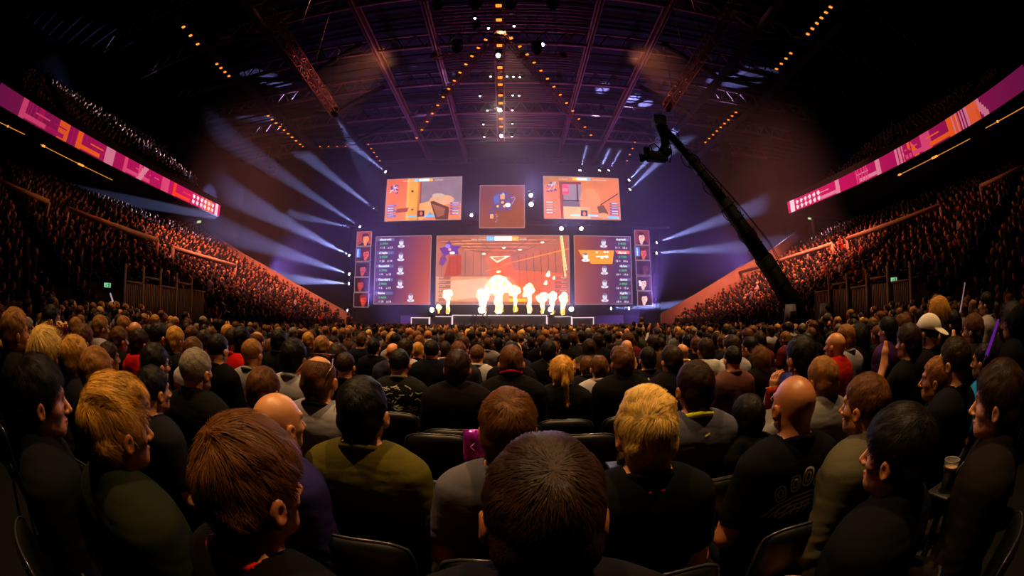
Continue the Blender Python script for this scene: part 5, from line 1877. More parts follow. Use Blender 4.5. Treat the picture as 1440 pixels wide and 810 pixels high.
# cx, top y, width, hair, tone, top kind, top colour, pose, extra turn, label, short reference
ML = [
 (768, 620, 166, 'short', 'd', 'jacket', '141214', 'lap', 0, 'person with dark brown hair and lit ears directly before the camera, lowest in the middle', 'the dark head directly before the camera'),
 (341, 588, 132, 'tousled', 'b', 'tshirt', '100c0b', 'lap', 22, 'person with light brown tousled hair and thin red collar, largest head at lower left', 'the red-collared tousled head'),
 (390, 552, 66, 'bald', 'b', 'long', '221c4a', 'lap', 25, 'bald person in dark blue top behind the large tousled head', 'the bald person in dark blue'),
 (157, 525, 84, 'quiff', 'y', 'jacket', '1a1d0d', 'lap', 12, 'person with swept blond hair and dark olive jacket at the left', 'the blond in dark olive jacket'),
 (52, 500, 66, 'thick', 'k', 'jacket', '0e0e10', 'lap', 20, 'black-haired person in profile with bare ear, dark jacket, lower left edge', 'the black-haired profile at the left edge'),
 (214, 517, 46, 'crop', 'k', 'tshirt', '17171c', 'lap', 8, 'person with black crop and long neck next to the swept blond hair', 'the black crop with long neck'),
 (276, 492, 41, 'crop', 'g', 'jacket', '100f10', 'lap', 0, 'person with pale grey hair whorl and black jacket', 'the pale grey whorl'),
 (370, 517, 43, 'thick', 'b', 'long', '101014', 'lap', 0, 'child with thick brown bowl-cut hair behind the bald person', 'the bowl-cut child'),
 (449, 500, 46, 'balding', 'b', 'tshirt', '8e8a90', 'lap', 0, 'balding person with sunglasses on the head and pale grey shirt with black collar', 'the pale shirt with sunglasses on the head'),
 (413, 475, 32, 'tousled', 'k', 'tshirt', 'a09ca4', 'lap', 0, 'person with dark curly hair and white T-shirt', 'the curly head in white'),
 (355, 478, 27, 'crop', 'l', 'tshirt', '8c8890', 'lap', 0, 'person with light cropped hair and grey T-shirt', 'the light crop in grey'),
 (307, 471, 27, 'crop', 'k', 'tshirt', BLK, 'lap', 0, 'broad person with dark crop and black T-shirt right of the grey whorl', 'the broad black T-shirt'),
 (329, 462, 22, 'crop', 'd', 'tshirt', 'c01812', 'lap', 0, 'person with dark crop in bright red T-shirt', 'the bright red T-shirt'),
 (197, 462, 24, 'short', 'd', 'hoodie', 'b01414', 'lap', 0, 'person in red hoodie on the left side of the floor', 'the red hoodie'),
 (218, 483, 36, 'short', 'k', 'tshirt', BLK, 'lap', 6, 'dark-haired person with glasses in black on the left', 'the dark hair with glasses'),
 (63, 458, 34, 'long', 'w', 'long', '15131a', 'lap', 0, 'person with long straight pale blond hair near the left edge', 'the long pale blond hair'),
 (105, 471, 35, 'tousled', 'y', 'jacket', '151318', 'lap', 0, 'blond tousled person right of the long pale hair', 'the blond beside the long pale hair'),
 (136, 488, 42, 'short', 'l', 'jacket', '12110f', 'lap', 0, 'person with sandy short hair behind the swept blond hair', 'the sandy short hair'),
 (153, 481, 27, 'short', 'd', 'tshirt', BLK, 'lap', 10, 'dark-haired person with face in profile beside the sandy short hair', 'the profile beside the sandy hair'),
 (22, 433, 33, 'thick', 'l', 'jacket', '12100f', 'lap', 0, 'person with thick light brown hair at the very left edge', 'the thick hair at the left edge'),
 (73, 428, 22, 'short', 'k', 'tshirt', '181420', 'lap', 15, 'black-haired person in profile holding a snack tub at the left', 'the profile with the snack tub'),
 (117, 455, 27, 'thick', 'b', 'jacket', '141214', 'lap', 0, 'brown thick-haired person behind the blond tousled head', 'the brown thick hair'),
 (142, 443, 20, 'short', 'l', 'hoodie', '86828a', 'lap', 0, 'person in pale grey hooded top on the left', 'the pale grey hood'),
 (168, 459, 22, 'short', 'b', 'jacket', BLK, 'lap', 0, 'brown-haired person in black between grey hood and red hoodie', 'the brown hair near the red hoodie'),
 (175, 444, 17, 'short', 'l', 'tshirt', BLK, 'lap', 0, 'sandy-haired person just behind the one in black near the red hoodie', 'the sandy hair by the red hoodie'),
 (191, 452, 18, 'bald', 'b', 'tshirt', '201c1c', 'lap', 0, 'bald person right behind the red hoodie', 'the bald one behind the red hoodie'),
 (224, 455, 23, 'crop', 'k', 'tshirt', BLK, 'lap', 6, 'person with black crop behind the dark hair with glasses', 'the black crop behind the glasses'),
 (247, 459, 23, 'short', 'y', 'tshirt', '16161a', 'lap', 0, 'blond short-haired person in black with a yellow badge patch', 'the blond with yellow patch'),
 (272, 474, 26, 'short', 'b', 'long', 'a8a4a8', 'lap', 0, 'brown-haired person in white behind the pale grey whorl', 'the brown hair in white'),
 (321, 456, 16, 'short', 'y', 'tshirt', '282024', 'lap', 0, 'blond person behind the bright red T-shirt', 'the blond behind the red T-shirt'),
 (339, 459, 22, 'thick', 'k', 'tshirt', BLK, 'lap', 0, 'black thick-haired person between red T-shirt and light crop', 'the black thick hair'),
 (362, 466, 20, 'balding', 'b', 'jacket', BLK, 'lap', 0, 'balding brown-haired person behind the light crop in grey', 'the balding head'),
 (380, 477, 16, 'long', 'b', 'long', '1a1414', 'lap', 0, 'person with long brown hair beside the light crop', 'the long brown hair'),
 (393, 463, 20, 'short', 'k', 'tshirt', '101014', 'lap', 0, 'black-haired person behind the curly head in white', 'the black hair behind the curls'),
 (434, 467, 15, 'short', 'y', 'tshirt', '17171b', 'lap', 0, 'blond cropped person just right behind the curly head', 'the blond right of the curls'),
 (453, 472, 20, 'short', 'l', 'jacket', BLK, 'lap', 0, 'sandy-haired person behind the balding head with sunglasses', 'the sandy hair behind the sunglasses'),
 (475, 482, 26, 'tousled', 'd', 'jacket', '141012', 'lap', 0, 'person with round dark curly hair left of the camouflage shirt', 'the round dark curls'),
 (486, 497, 27, 'crop', 'd', 'tshirt', BLK, 'lap', 0, 'person with dark crop in black between pale grey shirt and camouflage', 'the dark crop in black'),
 (509, 531, 66, 'short', 'k', 'long', '4c4618', 'lap', 0, 'broad person with black hair in wide olive green jacket', 'the olive green jacket'),
 (562, 492, 28, 'crop', 'k', 'long', '4a4a42', 'lap', 0, 'person with dark crop in black and grey camouflage shirt', 'the camouflage shirt'),
 (553, 482, 20, 'bald', 'b', 'hoodie', '2a2a3c', 'lap', 0, 'bald person in dark blue hoodie behind the camouflage shirt', 'the bald one behind the camouflage'),
 (526, 476, 17, 'short', 'k', 'tshirt', '101018', 'lap', 0, 'black-haired person in black behind the round dark curls', 'the black hair behind the round curls'),
 (570, 476, 20, 'thick', 'd', 'tshirt', 'a8a0a0', 'lap', 0, 'dark thick-haired person in pale shirt behind the camouflage', 'the pale shirt behind the camouflage'),
 (588, 482, 17, 'crop', 'y', 'tshirt', BLK, 'lap', 0, 'person with blond crop just behind the broad dark jacket back', 'the blond crop'),
 (607, 479, 21, 'crop', 'k', 'jacket', '0e0f18', 'lap', 0, 'broad person in navy black jacket left of the tall dark coat', 'the navy black jacket'),
 (626, 480, 17, 'short', 'd', 'tshirt', 'b0a8a8', 'lap', 0, 'dark-haired person in white T-shirt behind the tall dark coat', 'the white T-shirt behind the coat'),
 (643, 492, 33, 'thick', 'd', 'jacket', '141012', 'lap', 0, 'person with thick dark hair in tall dark coat, back of the third row', 'the tall dark coat'),
 (645, 480, 21, 'short', 'b', 'tshirt', '26262c', 'lap', 0, 'brown-haired person hidden behind the tall dark coat', 'the one hidden behind the coat'),
 (671, 486, 20, 'crop', 'b', 'tshirt', 'a4a0a8', 'lap', 0, 'person with brown crop in pale shirt right of the tall dark coat', 'the brown crop in pale shirt'),
 (686, 475, 13, 'short', 'b', 'tshirt', '8c868c', 'lap', 0, 'brown-haired person in grey behind the pale shirt near the centre', 'the grey one near the centre'),
 (719, 486, 31, 'short', 'b', 'jacket', '100e10', 'lap', 0, 'broad person with brown hair in black jacket with red inner collar, at the centre', 'the centre black jacket'),
 (714, 548, 73, 'tousled', 'b', 'tshirt', '55535c', 'lap', 0, 'person with wavy brown hair in grey T-shirt behind the nearest dark head', 'the wavy hair in grey'),
 (771, 479, 20, 'thick', 'k', 'jacket', '0f0f12', 'lap', 0, 'black-haired person in black left of the ponytail', 'the black one left of the ponytail'),
 (790, 502, 30, 'ponytail', 'y', 'long', '101014', 'lap', 0, 'person with blond ponytail in black top', 'the blond ponytail'),
 (747, 474, 12, 'short', 'd', 'tshirt', BLK, 'lap', 0, 'dark-haired person behind the centre black jacket', 'the one behind the centre jacket'),
 (825, 501, 18, 'thick', 'b', 'long', '1a1a20', 'phone', 0, 'brown-haired person lifting a phone right of the ponytail', 'the one lifting a phone by the ponytail'),
 (843, 500, 25, 'short', 'b', 'tshirt', '9c98a0', 'lap', 0, 'person with brown crop in light grey T-shirt right of the ponytail', 'the brown crop in light grey'),
 (876, 486, 29, 'tousled', 'b', 'jacket', '100e10', 'lap', 0, 'person with curly brown hair in black jacket right of the light grey T-shirt', 'the curly brown hair'),
 (911, 488, 23, 'short', 'k', 'tshirt', '121218', 'lap', 0, 'black-haired person whose black shirt has pale letters on the back', 'the pale-lettered black shirt'),
 (944, 486, 27, 'thick', 'd', 'jacket', '120f10', 'point', -12, 'dark-haired person with one finger up beside a glowing red phone', 'the raised finger'),
 (912, 545, 78, 'quiff', 'w', 'tshirt', '101012', 'lap', 0, 'person with bright blond layered hair in black T-shirt', 'the bright blond hair'),
 (978, 508, 49, 'short', 'd', 'tshirt', '4c4c5a', 'lap', 0, 'person with dark short hair in grey shirt with neon yellow collar', 'the neon yellow collar'),
 (959, 483, 18, 'bald', 'b', 'tshirt', 'b89a30', 'lap', 0, 'bald person in yellow top behind the raised finger', 'the bald one in yellow'),
 (992, 475, 22, 'short', 'd', 'hoodie', 'a8a4a4', 'lap', 0, 'dark-haired person in white hoodie', 'the white hoodie'),
 (1029, 471, 21, 'thick', 'd', 'tshirt', '9a96a0', 'lap', 0, 'dark thick-haired person in pale shirt right of the white hoodie', 'the pale shirt by the white hoodie'),
 (1030, 488, 25, 'crop', 'k', 'tshirt', '5a3834', 'lap', 0, 'person with black crop in maroon brown T-shirt', 'the maroon brown T-shirt'),
 (1054, 473, 20, 'short', 'k', 'jacket', BLK, 'lap', -22, 'black-haired person with glasses in profile behind the maroon T-shirt', 'the glasses behind the maroon shirt'),
 (1070, 488, 22, 'long', 'b', 'jacket', '151012', 'lap', 0, 'person with long brown hair right of the maroon T-shirt', 'the long hair by the maroon shirt'),
 (1053, 555, 44, 'thick', 'k', 'hoodie', '0d0d0f', 'lap', 0, 'person with black hood-like hair low in shadow left of the shiny bald head', 'the shadowed black head'),
 (1118, 527, 61, 'bald', 'b', 'tshirt', '0d0d0f', 'lap', 4, 'bald person with shiny scalp, black T-shirt printed with white skeletal knuckles', 'the shiny bald head'),
 (1126, 472, 36, 'thick', 'k', 'tshirt', '121114', 'lap', 0, 'black-haired person with bright red patterned shoulders', 'the red patterned shoulders'),
 (1104, 466, 14, 'short', 'l', 'tshirt', '5a1c24', 'lap', -15, 'sandy-haired person in dark red behind the red patterned shoulders', 'the sandy one in dark red'),
 (1174, 467, 25, 'bald', 'b', 'jacket', 'a01c18', 'lap', -15, 'bald person with face turned and red collar on black', 'the bald one with red collar'),
 (1189, 456, 22, 'short', 'l', 'tshirt', '8c8890', 'lap', 0, 'light-haired person in pale grey shirt behind the bald red-collared one', 'the pale grey behind the red collar'),
 (1209, 455, 20, 'long', 'k', 'jacket', BLK, 'lap', 0, 'person with long black hair right of the pale grey shirt', 'the long black hair'),
 (1157, 502, 41, 'short', 'l', 'jacket', '6c6868', 'phone', 0, 'person in pale jacket holding up a phone with both hands', 'the raised phone'),
 (1219, 529, 60, 'crop', 'b', 'jacket', '4c4836', 'lap', -15, 'person with brushed brown crop in beige and green striped jacket', 'the beige striped jacket'),
 (1248, 445, 22, 'thick', 'k', 'jacket', '3a2050', 'lap', 0, 'black-haired person in purple and black jacket', 'the purple jacket'),
 (1269, 441, 20, 'thick', 'b', 'jacket', BLK, 'lap', 0, 'brown-haired person behind the hand at the mouth', 'the brown hair behind the hand'),
 (1277, 455, 29, 'thick', 'd', 'tshirt', '0f0f12', 'chin', 0, 'dark-haired person with hand at the mouth, small red letters on black shirt', 'the hand at the mouth'),
 (1304, 440, 28, 'cap', 'w', 'tshirt', '101014', 'lap', 0, 'person in white cap worn backwards, black shirt with white block letters', 'the white backward cap'),
 (1320, 417, 21, 'long', 'y', 'jacket', '15131a', 'lap', 0, 'person with long wavy blond hair behind the white cap', 'the long wavy blond hair'),
 (1339, 436, 21, 'short', 'k', 'jacket', BLK, 'lap', 0, 'black-haired person in black right of the white cap', 'the black one right of the cap'),
 (1368, 441, 24, 'thick', 'b', 'jacket', '161214', 'chin', 0, 'brown-haired person leaning on a hand near the right edge', 'the one leaning on a hand'),
 (1386, 410, 18, 'short', 'k', 'long', '8e8a8e', 'lap', 0, 'black-haired person in pale grey long sleeves near the right edge', 'the pale grey sleeves'),
 (1424, 424, 27, 'long', 'k', 'jacket', BLK, 'lap', 0, 'person with long dark hair at the right edge above the purple light stick', 'the long dark hair at the right edge'),
 (1342, 476, 40, 'crop', 'd', 'tshirt', '101014', 'lap', 0, 'person with dark brushed crop in black behind the red-blond head', 'the dark brushed crop'),
 (1318, 504, 40, 'crop', 'r', 'tshirt', '121214', 'lap', -22, 'person with red-blond cropped hair and long bare neck', 'the red-blond crop'),
 (1383, 484, 30, 'crop', 'k', 'tshirt', '1878b0', 'lap', 0, 'person in bright blue T-shirt on the right', 'the bright blue T-shirt'),
 (1408, 508, 62, 'thick', 'd', 'jacket', '17120f', 'lap', -14, 'bearded dark-haired person in profile at the right edge', 'the bearded profile'),
 (1270, 572, 88, 'thick', 'k', 'jacket', '0b0b0c', 'lap', -15, 'large black-haired person with lit ear, shadowed at the lower right', 'the large shadowed head'),
]


def hwidth(az):
    return math.hypot(.158 * math.cos(az), .205 * math.sin(az)) + .006


def place(cx, ty, w):
    """distance from the apparent head width; height from the sight line to the crown"""
    d = ray(cx, ty)
    az = math.atan2(d[0], d[1])
    yaw = math.atan2(-0.0 + d[0] * 0, 1)
    dx, dy = cx - 720, 405 - ty
    r = max(math.hypot(dx, dy), 1e-6); th = 2 * math.asin(min(r / 1200, 1)); ph = math.atan2(dy, dx)
    kx = 1 / math.sqrt((math.cos(ph) / (FPX * math.cos(th / 2))) ** 2 + (math.sin(ph) * math.cos(th / 2) / FPX) ** 2)
    D = hwidth(az * .8) / (w / kx)
    P = CAM + d * D
    P = P + np.array([d[0], d[1], 0]) / math.hypot(d[0], d[1]) * .03
    z = P[2]
    if z < 1.17 or z > 1.45:
        zt = min(max(z, 1.17), 1.45)
        if d[2] < -.03:
            D2 = (CAM[2] - zt) / -d[2]
            D2 = min(max(D2, D * .8), D * 1.3)
            P = CAM + d * D2; z = P[2]
    return P, z


people = []         # (x, y, ztop, label, short)
GROUND = {}
MANUAL = []
for e in ML:
    cx, ty, w, hair, tone, shirt, scol, pose, turn, label, short = e
    P, z = place(cx, ty, w)
    dist = math.hypot(P[0], P[1])
    MANUAL.append([P[0], P[1], z, dist, e])
SKINS = ['c0804e', 'b97850', 'c88a5a', 'a86a40', 'c07c4c', 'd09060', '8a5634']
text_jobs = {}
nperson = 0
TOPH = {'quiff': .035, 'tousled': .028, 'short': .018, 'thick': .02, 'long': .018, 'cap': .02}


def scale_for(z, hair, st=False):
    base = (1.296 + TOPH.get(hair, .006)) + (.44 if st else 0)
    s = z / base
    if s < .84: s = .84
    if s > 1.10: s = 1.10
    return s, z - base * s


risers = []
for i, (x, y, z, dist, e) in enumerate(MANUAL):
    cx, ty, w, hair, tone, shirt, scol, pose, turn, label, short = e
    s, dz = scale_for(z, hair)
    lod = 0 if dist < 2.6 or w > 38 else 1
    rz = math.atan2(x, 38 - y) + math.radians(turn) * -1
    hs = {'the dark head directly before the camera': 1, 'the red-collared tousled head': 3}.get(short, 0)
    collar = {'the red-collared tousled head': 'd02010', 'the neon yellow collar': 'd8e020', 'the pale shirt with sunglasses on the head': '101012', 'the centre black jacket': 'a01818'}.get(short)
    b, sh = person((x, y, dz), rz, s, hair, HN[tone] if hair != 'cap' else 'd8d0c0', shirt, scol, pose, lod, SKINS[i % 6], collar, hseed=hs)
    tag(b, label, 'person')
    MANUAL[i].append(b); MANUAL[i].append(sh)
    people.append([x, y, z, label, short, dz, rz])
    if dz > .03: risers.append((x, y, dz))
byshort = {m[4][10]: m for m in MANUAL}

# small things belonging to the looks above
def shirt_of(k): return byshort[k][6]
def body_of(k): return byshort[k][5]


text_print(shirt_of('the white backward cap'), 'DIESEL', .0, .915, .085, 'e8e4dc')
text_print(shirt_of('the white backward cap'), 'Z', -.165, .915, .07, 'c02018')
text_print(shirt_of('the hand at the mouth'), 'dupreeh', .02, .93, .062, 'c81c14', rot=.15)
text_print(shirt_of('the pale-lettered black shirt'), 'CLA   YS', 0, .94, .10, 'd8d4cc')
text_print(shirt_of('the bright blue T-shirt'), 'G', .05, .90, .14, 'd8ecf8')
# skeletal knuckles print on the bald person's shirt
L_ = []
for i, (u, v, a, rr) in enumerate(((-.098, .895, .35, .028), (-.038, .925, .12, .027), (.020, .94, -.10, .030), (.078, .925, -.35, .026))):
    for k_, (ax, az_) in enumerate(((rr * .78, rr * 1.15), (rr * .38, rr * .62))):
        L_.append([(u + ax * math.copysign(abs(math.cos(t)) ** .7, math.cos(t)) * math.cos(a) - az_ * math.copysign(abs(math.sin(t)) ** .7, math.sin(t)) * math.sin(a),
                    v + ax * math.copysign(abs(math.cos(t)) ** .7, math.cos(t)) * math.sin(a) + az_ * math.copysign(abs(math.sin(t)) ** .7, math.sin(t)) * math.cos(a)) for t in np.linspace(0, 2 * PI, 17)])
for j in range(4):
    o_ = j * .018
    L_.append([(-.145 + j * .022, .80 - o_ * .2 + .0), (-.10 + j * .01, .846 - o_), (-.03, .873 - o_), (.05, .878 - o_), (.10, .862 - o_), (.125 - j * .012, .825 - o_ * .3)])
for j in range(7):
    L_.append([(-.10 + j * .032, .80), (-.085 + j * .032, .83), (-.07 + j * .03, .842 - .002 * j)])
line_print(shirt_of('the shiny bald head'), L_, .0085, 'e6e2da')
# camouflage: a second tone in broken stripes
r = np.random.default_rng(9)
cam_ = []
for i in range(90):
    x, z = r.uniform(-.19, .19), r.uniform(.62, 1.03); l = r.uniform(.02, .06)
    cam_.append([(x, z), (x + l * .5, z + r.uniform(-.015, .015)), (x + l, z + r.uniform(-.02, .02))])
line_print(shirt_of('the camouflage shirt'), cam_, .008, 'b8b4a0', 'camouflage_pattern')
shirt_of('the camouflage shirt').color = (*srgb('1a1a18'), 1)
shirt_of('the camouflage shirt').color = (*srgb('1c1c1a'), 1)
# red patterned shoulder yoke
r = np.random.default_rng(10)
line_print(shirt_of('the red patterned shoulders'), [[(-.17 + k * .001, 1.0 - j * .012), (.17, 1.0 - j * .012)] for j in range(4) for k in (0,)] + [[(-.11, 1.03 + j * .008 - .02), (.11, 1.03 + j * .008 - .02)] for j in range(3)], .013, 'd81810', 'yoke')
line_print(shirt_of('the blond with yellow patch'), [[(.06, .9), (.10, .9)], [(.06, .89), (.10, .89)], [(.06, .91), (.10, .91)]], .011, 'e0b020', 'badge')
line_print(shirt_of('the neon yellow collar'), [[(.005, .985), (.03, .995)]], .008, 'd8e020', 'logo_mark')
line_print(shirt_of('the bright blond hair'), [[(-.02, 1.035), (.03, 1.037)]], .006, 'c82018', 'logo_mark')
# sunglasses pushed up on the balding head
bsg = body_of('the pale shirt with sunglasses on the head')
sg = MB()
for q in (1, -1):
    sg.tube([(q * .033, .038, 1.300), (q * .05, .03, 1.292)], .017, 10, flat=.5); sg.tube([(q * .06, .03, 1.288), (q * .084, -.03, 1.25), (q * .084, -.09, 1.22)], .003, 6)
sg.tube([(-.02, .04, 1.303), (.02, .04, 1.303)], .004, 6)
s_ = empty('sunglasses', bsg.location, bsg.rotation_euler[2]); s_.scale = bsg.scale; tag(s_, 'brown sunglasses pushed up on the balding head in pale grey shirt', 'sunglasses')
sg.build('frame', flat_mat('brown_plastic', '7a4a34', .2, 0, .6), s_, True)
M_DL = flat_mat('dark_lens', '402018', .08, 0, .8)
for q in (1, -1): MB().rbox((q * .04, .034, 1.302), (.024, .017, .004), .003).build('lens', M_DL, s_)
# spectacles on two heads
for k in ('the dark hair with glasses', 'the glasses behind the maroon shirt'):
    g = MB()
    for q in (1, -1):
        g.tube([(q * (.032 + .022 * math.cos(t)), .104, 1.188 + .017 * math.sin(t)) for t in np.linspace(0, 2 * PI, 15)[:-1]], .0022, 5, closed=True)
        g.tube([(q * .055, .10, 1.192), (q * .080, .07, 1.192), (q * .084, -.02, 1.188)], .002, 5)
    g.tube([(-.01, .106, 1.19), (.01, .106, 1.19)], .002, 5)
    bb = body_of(k); g_ = empty('glasses', bb.location, bb.rotation_euler[2]); g_.scale = bb.scale; tag(g_, 'thin spectacles worn by ' + k.replace('the ', 'the person with ' if 'hair' in k else 'the person with ')[0:0] + ('the dark-haired person in black on the left' if 'dark hair' in k else 'the person behind the maroon T-shirt'), 'glasses')
    g.build('frame', M_CHAIRMETAL, g_, True)


# ------------------------------------------------------------------ the seat grid: fill to 300 people, the rest one crowd
def elev(z, d): return (z - CAM[2]) / d


grid = []
for k in range(46):
    yk = 1.38 + .75 * k
    if yk > 34.5: break
    half = min(2.0 + yk * 3.4, 10.7)
    n = int(half / .53)
    for i in range(-n, n + 1):
        x = (i + .5 * (k % 2)) * .53 + rng.normal() * .035
        y = yk + rng.normal() * .03 + .002 * x * x * (1 if yk > 3 else 0)
        if yk > 13 and 8.7 < x < 12 and abs(y - 14) < 1: continue
        if abs(x - CB[0]) < 1.0 and abs(y - CB[1]) < 1.3: continue
        if 5.9 < abs(x) < 6.9 and yk > 9: continue                      # aisles
        grid.append((x, y))
cand, rest = [], []
for x, y in grid:
    d = math.hypot(x, y); az = math.atan2(x, y)
    if abs(az) > 1.36: continue
    bad = False
    for m in MANUAL:
        mx, my, mz, md = m[:4]
        if math.hypot(mx - x, my - y) < .47: bad = True; break
        if md > d and abs(math.atan2(mx, my) - az) < (.11 / d + .09 / md) * .9 and elev(1.34, d) > elev(mz - .2, md): bad = True; break
        # people nearest the camera were all listed
        if d < 1.9 and abs(az) < 1.0: bad = True; break
    if bad: continue
    cand.append((d, x, y))
cand.sort()
NIND = 292 - len(MANUAL)
hk = ['crop', 'short', 'short', 'thick', 'tousled', 'quiff', 'balding', 'long', 'bald', 'buzz', 'ponytail']
hp = np.array([.2, .22, .16, .14, .07, .04, .04, .045, .035, .03, .02])
tk = ['k', 'd', 'b', 'l', 'y', 'w', 'g', 'r']; tp = np.array([.2, .27, .25, .12, .07, .03, .04, .02])
SC = [('121214', 'black'), ('121216', 'black'), ('17171b', 'black'), ('0f0f12', 'black'), ('26262c', 'charcoal'), ('1a1c2c', 'navy'), ('8c8890', 'grey'), ('a8a4a4', 'white'), ('5a1c24', 'dark red'), ('3a3424', 'olive'), ('2c2440', 'purple'), ('503828', 'brown')]
sp_ = np.array([.22, .12, .12, .1, .1, .09, .07, .06, .035, .035, .02, .03])
used = set(m[4][9].lower() for m in MANUAL)
lm = [(m[0], m[1], m[4][10]) for m in MANUAL]
HK = {'crop': 'cropped', 'short': 'short', 'thick': 'thick', 'tousled': 'tousled', 'quiff': 'swept-up', 'balding': 'thinning', 'long': 'long', 'buzz': 'shaven', 'ponytail': 'tied-back'}
TN = {'k': 'black', 'd': 'dark brown', 'b': 'brown', 'l': 'sandy', 'y': 'blond', 'w': 'pale blond', 'g': 'grey', 'r': 'red-blond'}


def make_label(x, y, desc):
    L = sorted(lm, key=lambda q: math.hypot(q[0] - x, q[1] - y))
    for q in L[:95]:
        dx, dy = x - q[0], y - q[1]
        # as seen from the camera
        a = math.atan2(x, y) - math.atan2(q[0], q[1]); dd = math.hypot(x, y) - math.hypot(q[0], q[1])
        side = 'right' if a > 0 else 'left'
        lat = abs(a) * math.hypot(x, y)
        if abs(dd) < .4: rel = ('just %s of' if lat < .9 else 'farther %s of') % side
        elif dd > 0: rel = ('behind' if lat < .3 else 'behind and %s of' % side) if dd < 1.2 else ('well behind' if lat < .5 else 'well behind and %s of' % side)
        else: rel = ('in front of' if lat < .3 else 'nearer and %s of' % side)
        t = '%s, %s %s' % (desc, rel, q[2])
        if t.lower() not in used and len(t.replace('-', ' ').split()) <= 16:
            used.add(t.lower()); return t
    return None


inds = cand[:NIND]
rest = [(x, y) for d, x, y in cand[NIND:]]
placed = []
for j, (d, x, y) in enumerate(inds):
    hair = rng.choice(hk, p=hp / hp.sum()); tone = rng.choice(tk, p=tp / tp.sum()); scol, sname = SC[rng.choice(len(SC), p=sp_ / sp_.sum())]
    shirt = rng.choice(['tshirt', 'tshirt', 'long', 'hoodie', 'jacket', 'jacket'])
    s = rng.uniform(.94, 1.07)
    pose = rng.choice(['lap', 'lap', 'lap', 'folded', 'chin'], p=[.3, .25, .25, .15, .05])
    lift = max(0, (abs(x) - 4.5)) * .075 * (y < 8)
    b, sh = person((x, y, lift), math.atan2(x, 38 - y) + rng.normal() * .12, s, hair, HN[tone], shirt, scol, pose, 1 if d < 3.6 else 2, SKINS[int(rng.integers(0, 7))], hseed=0)
    garment = {'tshirt': 'T-shirt', 'long': 'long-sleeved top', 'hoodie': 'hoodie', 'jacket': 'jacket'}[shirt]
    desc = ('bald person in %s %s' % (sname, garment)) if hair == 'bald' else 'person with %s %s hair, %s %s' % (HK[hair], TN[tone], sname, garment)
    if lift > .03: risers.append((x, y, lift))
    placed.append((d, x, y, b, desc, lift))
# unique labels: each relative to a person already described
for d, x, y, b, desc, lift in placed:
    t = make_label(x, y, desc) or desc
    tag(b, t, 'person', 'audience on the floor seats')
for m in MANUAL: m[5]['group'] = 'audience on the floor seats'

# chairs of the nearest rows
nc = 0
for m in MANUAL:
    if m[3] < 3.7:
        b = m[5]
        chair((m[0], m[1], b.location.z), b.rotation_euler[2], 'black padded chair of ' + m[4][10], 'padded chairs in the floor rows')
for d, x, y, b, desc, lift in placed:
    if d < 3.4:
        chair((x, y, b.location.z), b.rotation_euler[2], 'black padded chair of the ' + b['label'].split(',')[0] + ', row seat in shadow' if False else 'black padded chair under ' + ' '.join(b['label'].split()[:12]), 'padded chairs in the floor rows')
for px, py, D, lab in ((614, 606, 2.75, 'empty-looking black chair back left of the wavy hair in grey'), (826, 606, 2.75, 'black chair back between the dark head and the bright blond hair'), (1010, 655, 2.0, 'black chair back with white marks left of the shiny bald head')):
    q = atd(px, py, D)
    c = chair((q[0], q[1] + .24, 0), math.atan2(q[0], 38), lab, 'padded chairs in the floor rows')

# low platforms under raised side seats
for sd, nm in ((-1, 'left'), (1, 'right')):
    mb = MB()
    for i in range(7):
        x0 = 4.6 + i * .92
        mb.box((min(sd * x0, sd * (x0 + .92)), 0.6, -.01), (max(sd * x0, sd * (x0 + .92)), 8.2, max((x0 - 4.5) * .075 - .012, .004)))
    struct('floor_riser_' + nm, mb, M_FLOOR)

# ------------------------------------------------------------------ standing people
STAND = [(1163, 430, 'short', 'k', 'long', 'a8a4a4', 11.2, 'standing person in white shirt right of the crane base'),
         (1041, 447, 'short', 'd', 'long', '6c6468', 15.0, 'standing person in grey shirt among the crowd left of the crane'),
         (999, 449, 'crop', 'k', 'tshirt', '1c1a1c', 16, 'standing person in dark T-shirt in front of the right stand'),
         (875, 457, 'crop', 'k', 'jacket', BLK, 17, 'standing cameraman in black, leftmost of three near the stage right'),
         (891, 452, 'short', 'd', 'jacket', BLK, 16, 'standing person beside a bright camera light near the stage right'),
         (902, 446, 'crop', 'b', 'tshirt', '141418', 14, 'tallest standing person in black T-shirt near the stage right'),
         (513, 457, 'crop', 'k', 'jacket', BLK, 17, 'standing person in black before the left portrait screens'),
         (555, 459, 'thick', 'd', 'jacket', BLK, 16, 'standing person in black with raised shoulders left of the stage outline')]
for px, ty, hair, tone, shirt, scol, D, lab in STAND:
    P = at(px, ty, D); s, dz = scale_for(P[2], hair, True)
    b, _ = person((P[0], P[1], dz), math.atan2(P[0], 38 - P[1]), s, hair, HN[tone], shirt, scol, 'stand', 2, SKINS[2], tcol='1c2030')
    tag(b, lab, 'person')
for px, tilt, lab in ((668, 0, 'small figure in dark suit behind the stage desk, nearer the left'), (681, 0, 'small figure in dark suit and white shirt behind the stage desk')):
    x = at(px, 450, 38)[0]
    b, _ = person((x, 36.1, .55), PI, 1.0, 'short', HN['d'], 'jacket', '18161c', 'stand', 2, 'd09c78')
    line_print(_, [[(0, 1.2), (0, 1.45)]], .06, 'e8e4e8', 'shirt_front') if False else None
    tag(b, lab, 'person')
MB_ = MB().box((-6.4, 35.4, 0), (6.4, 36.7, .55)); o = MB_.build('front_podium', M_STAGE, None); tag(o, 'low black step in front of the stage under the two small figures', 'platform')

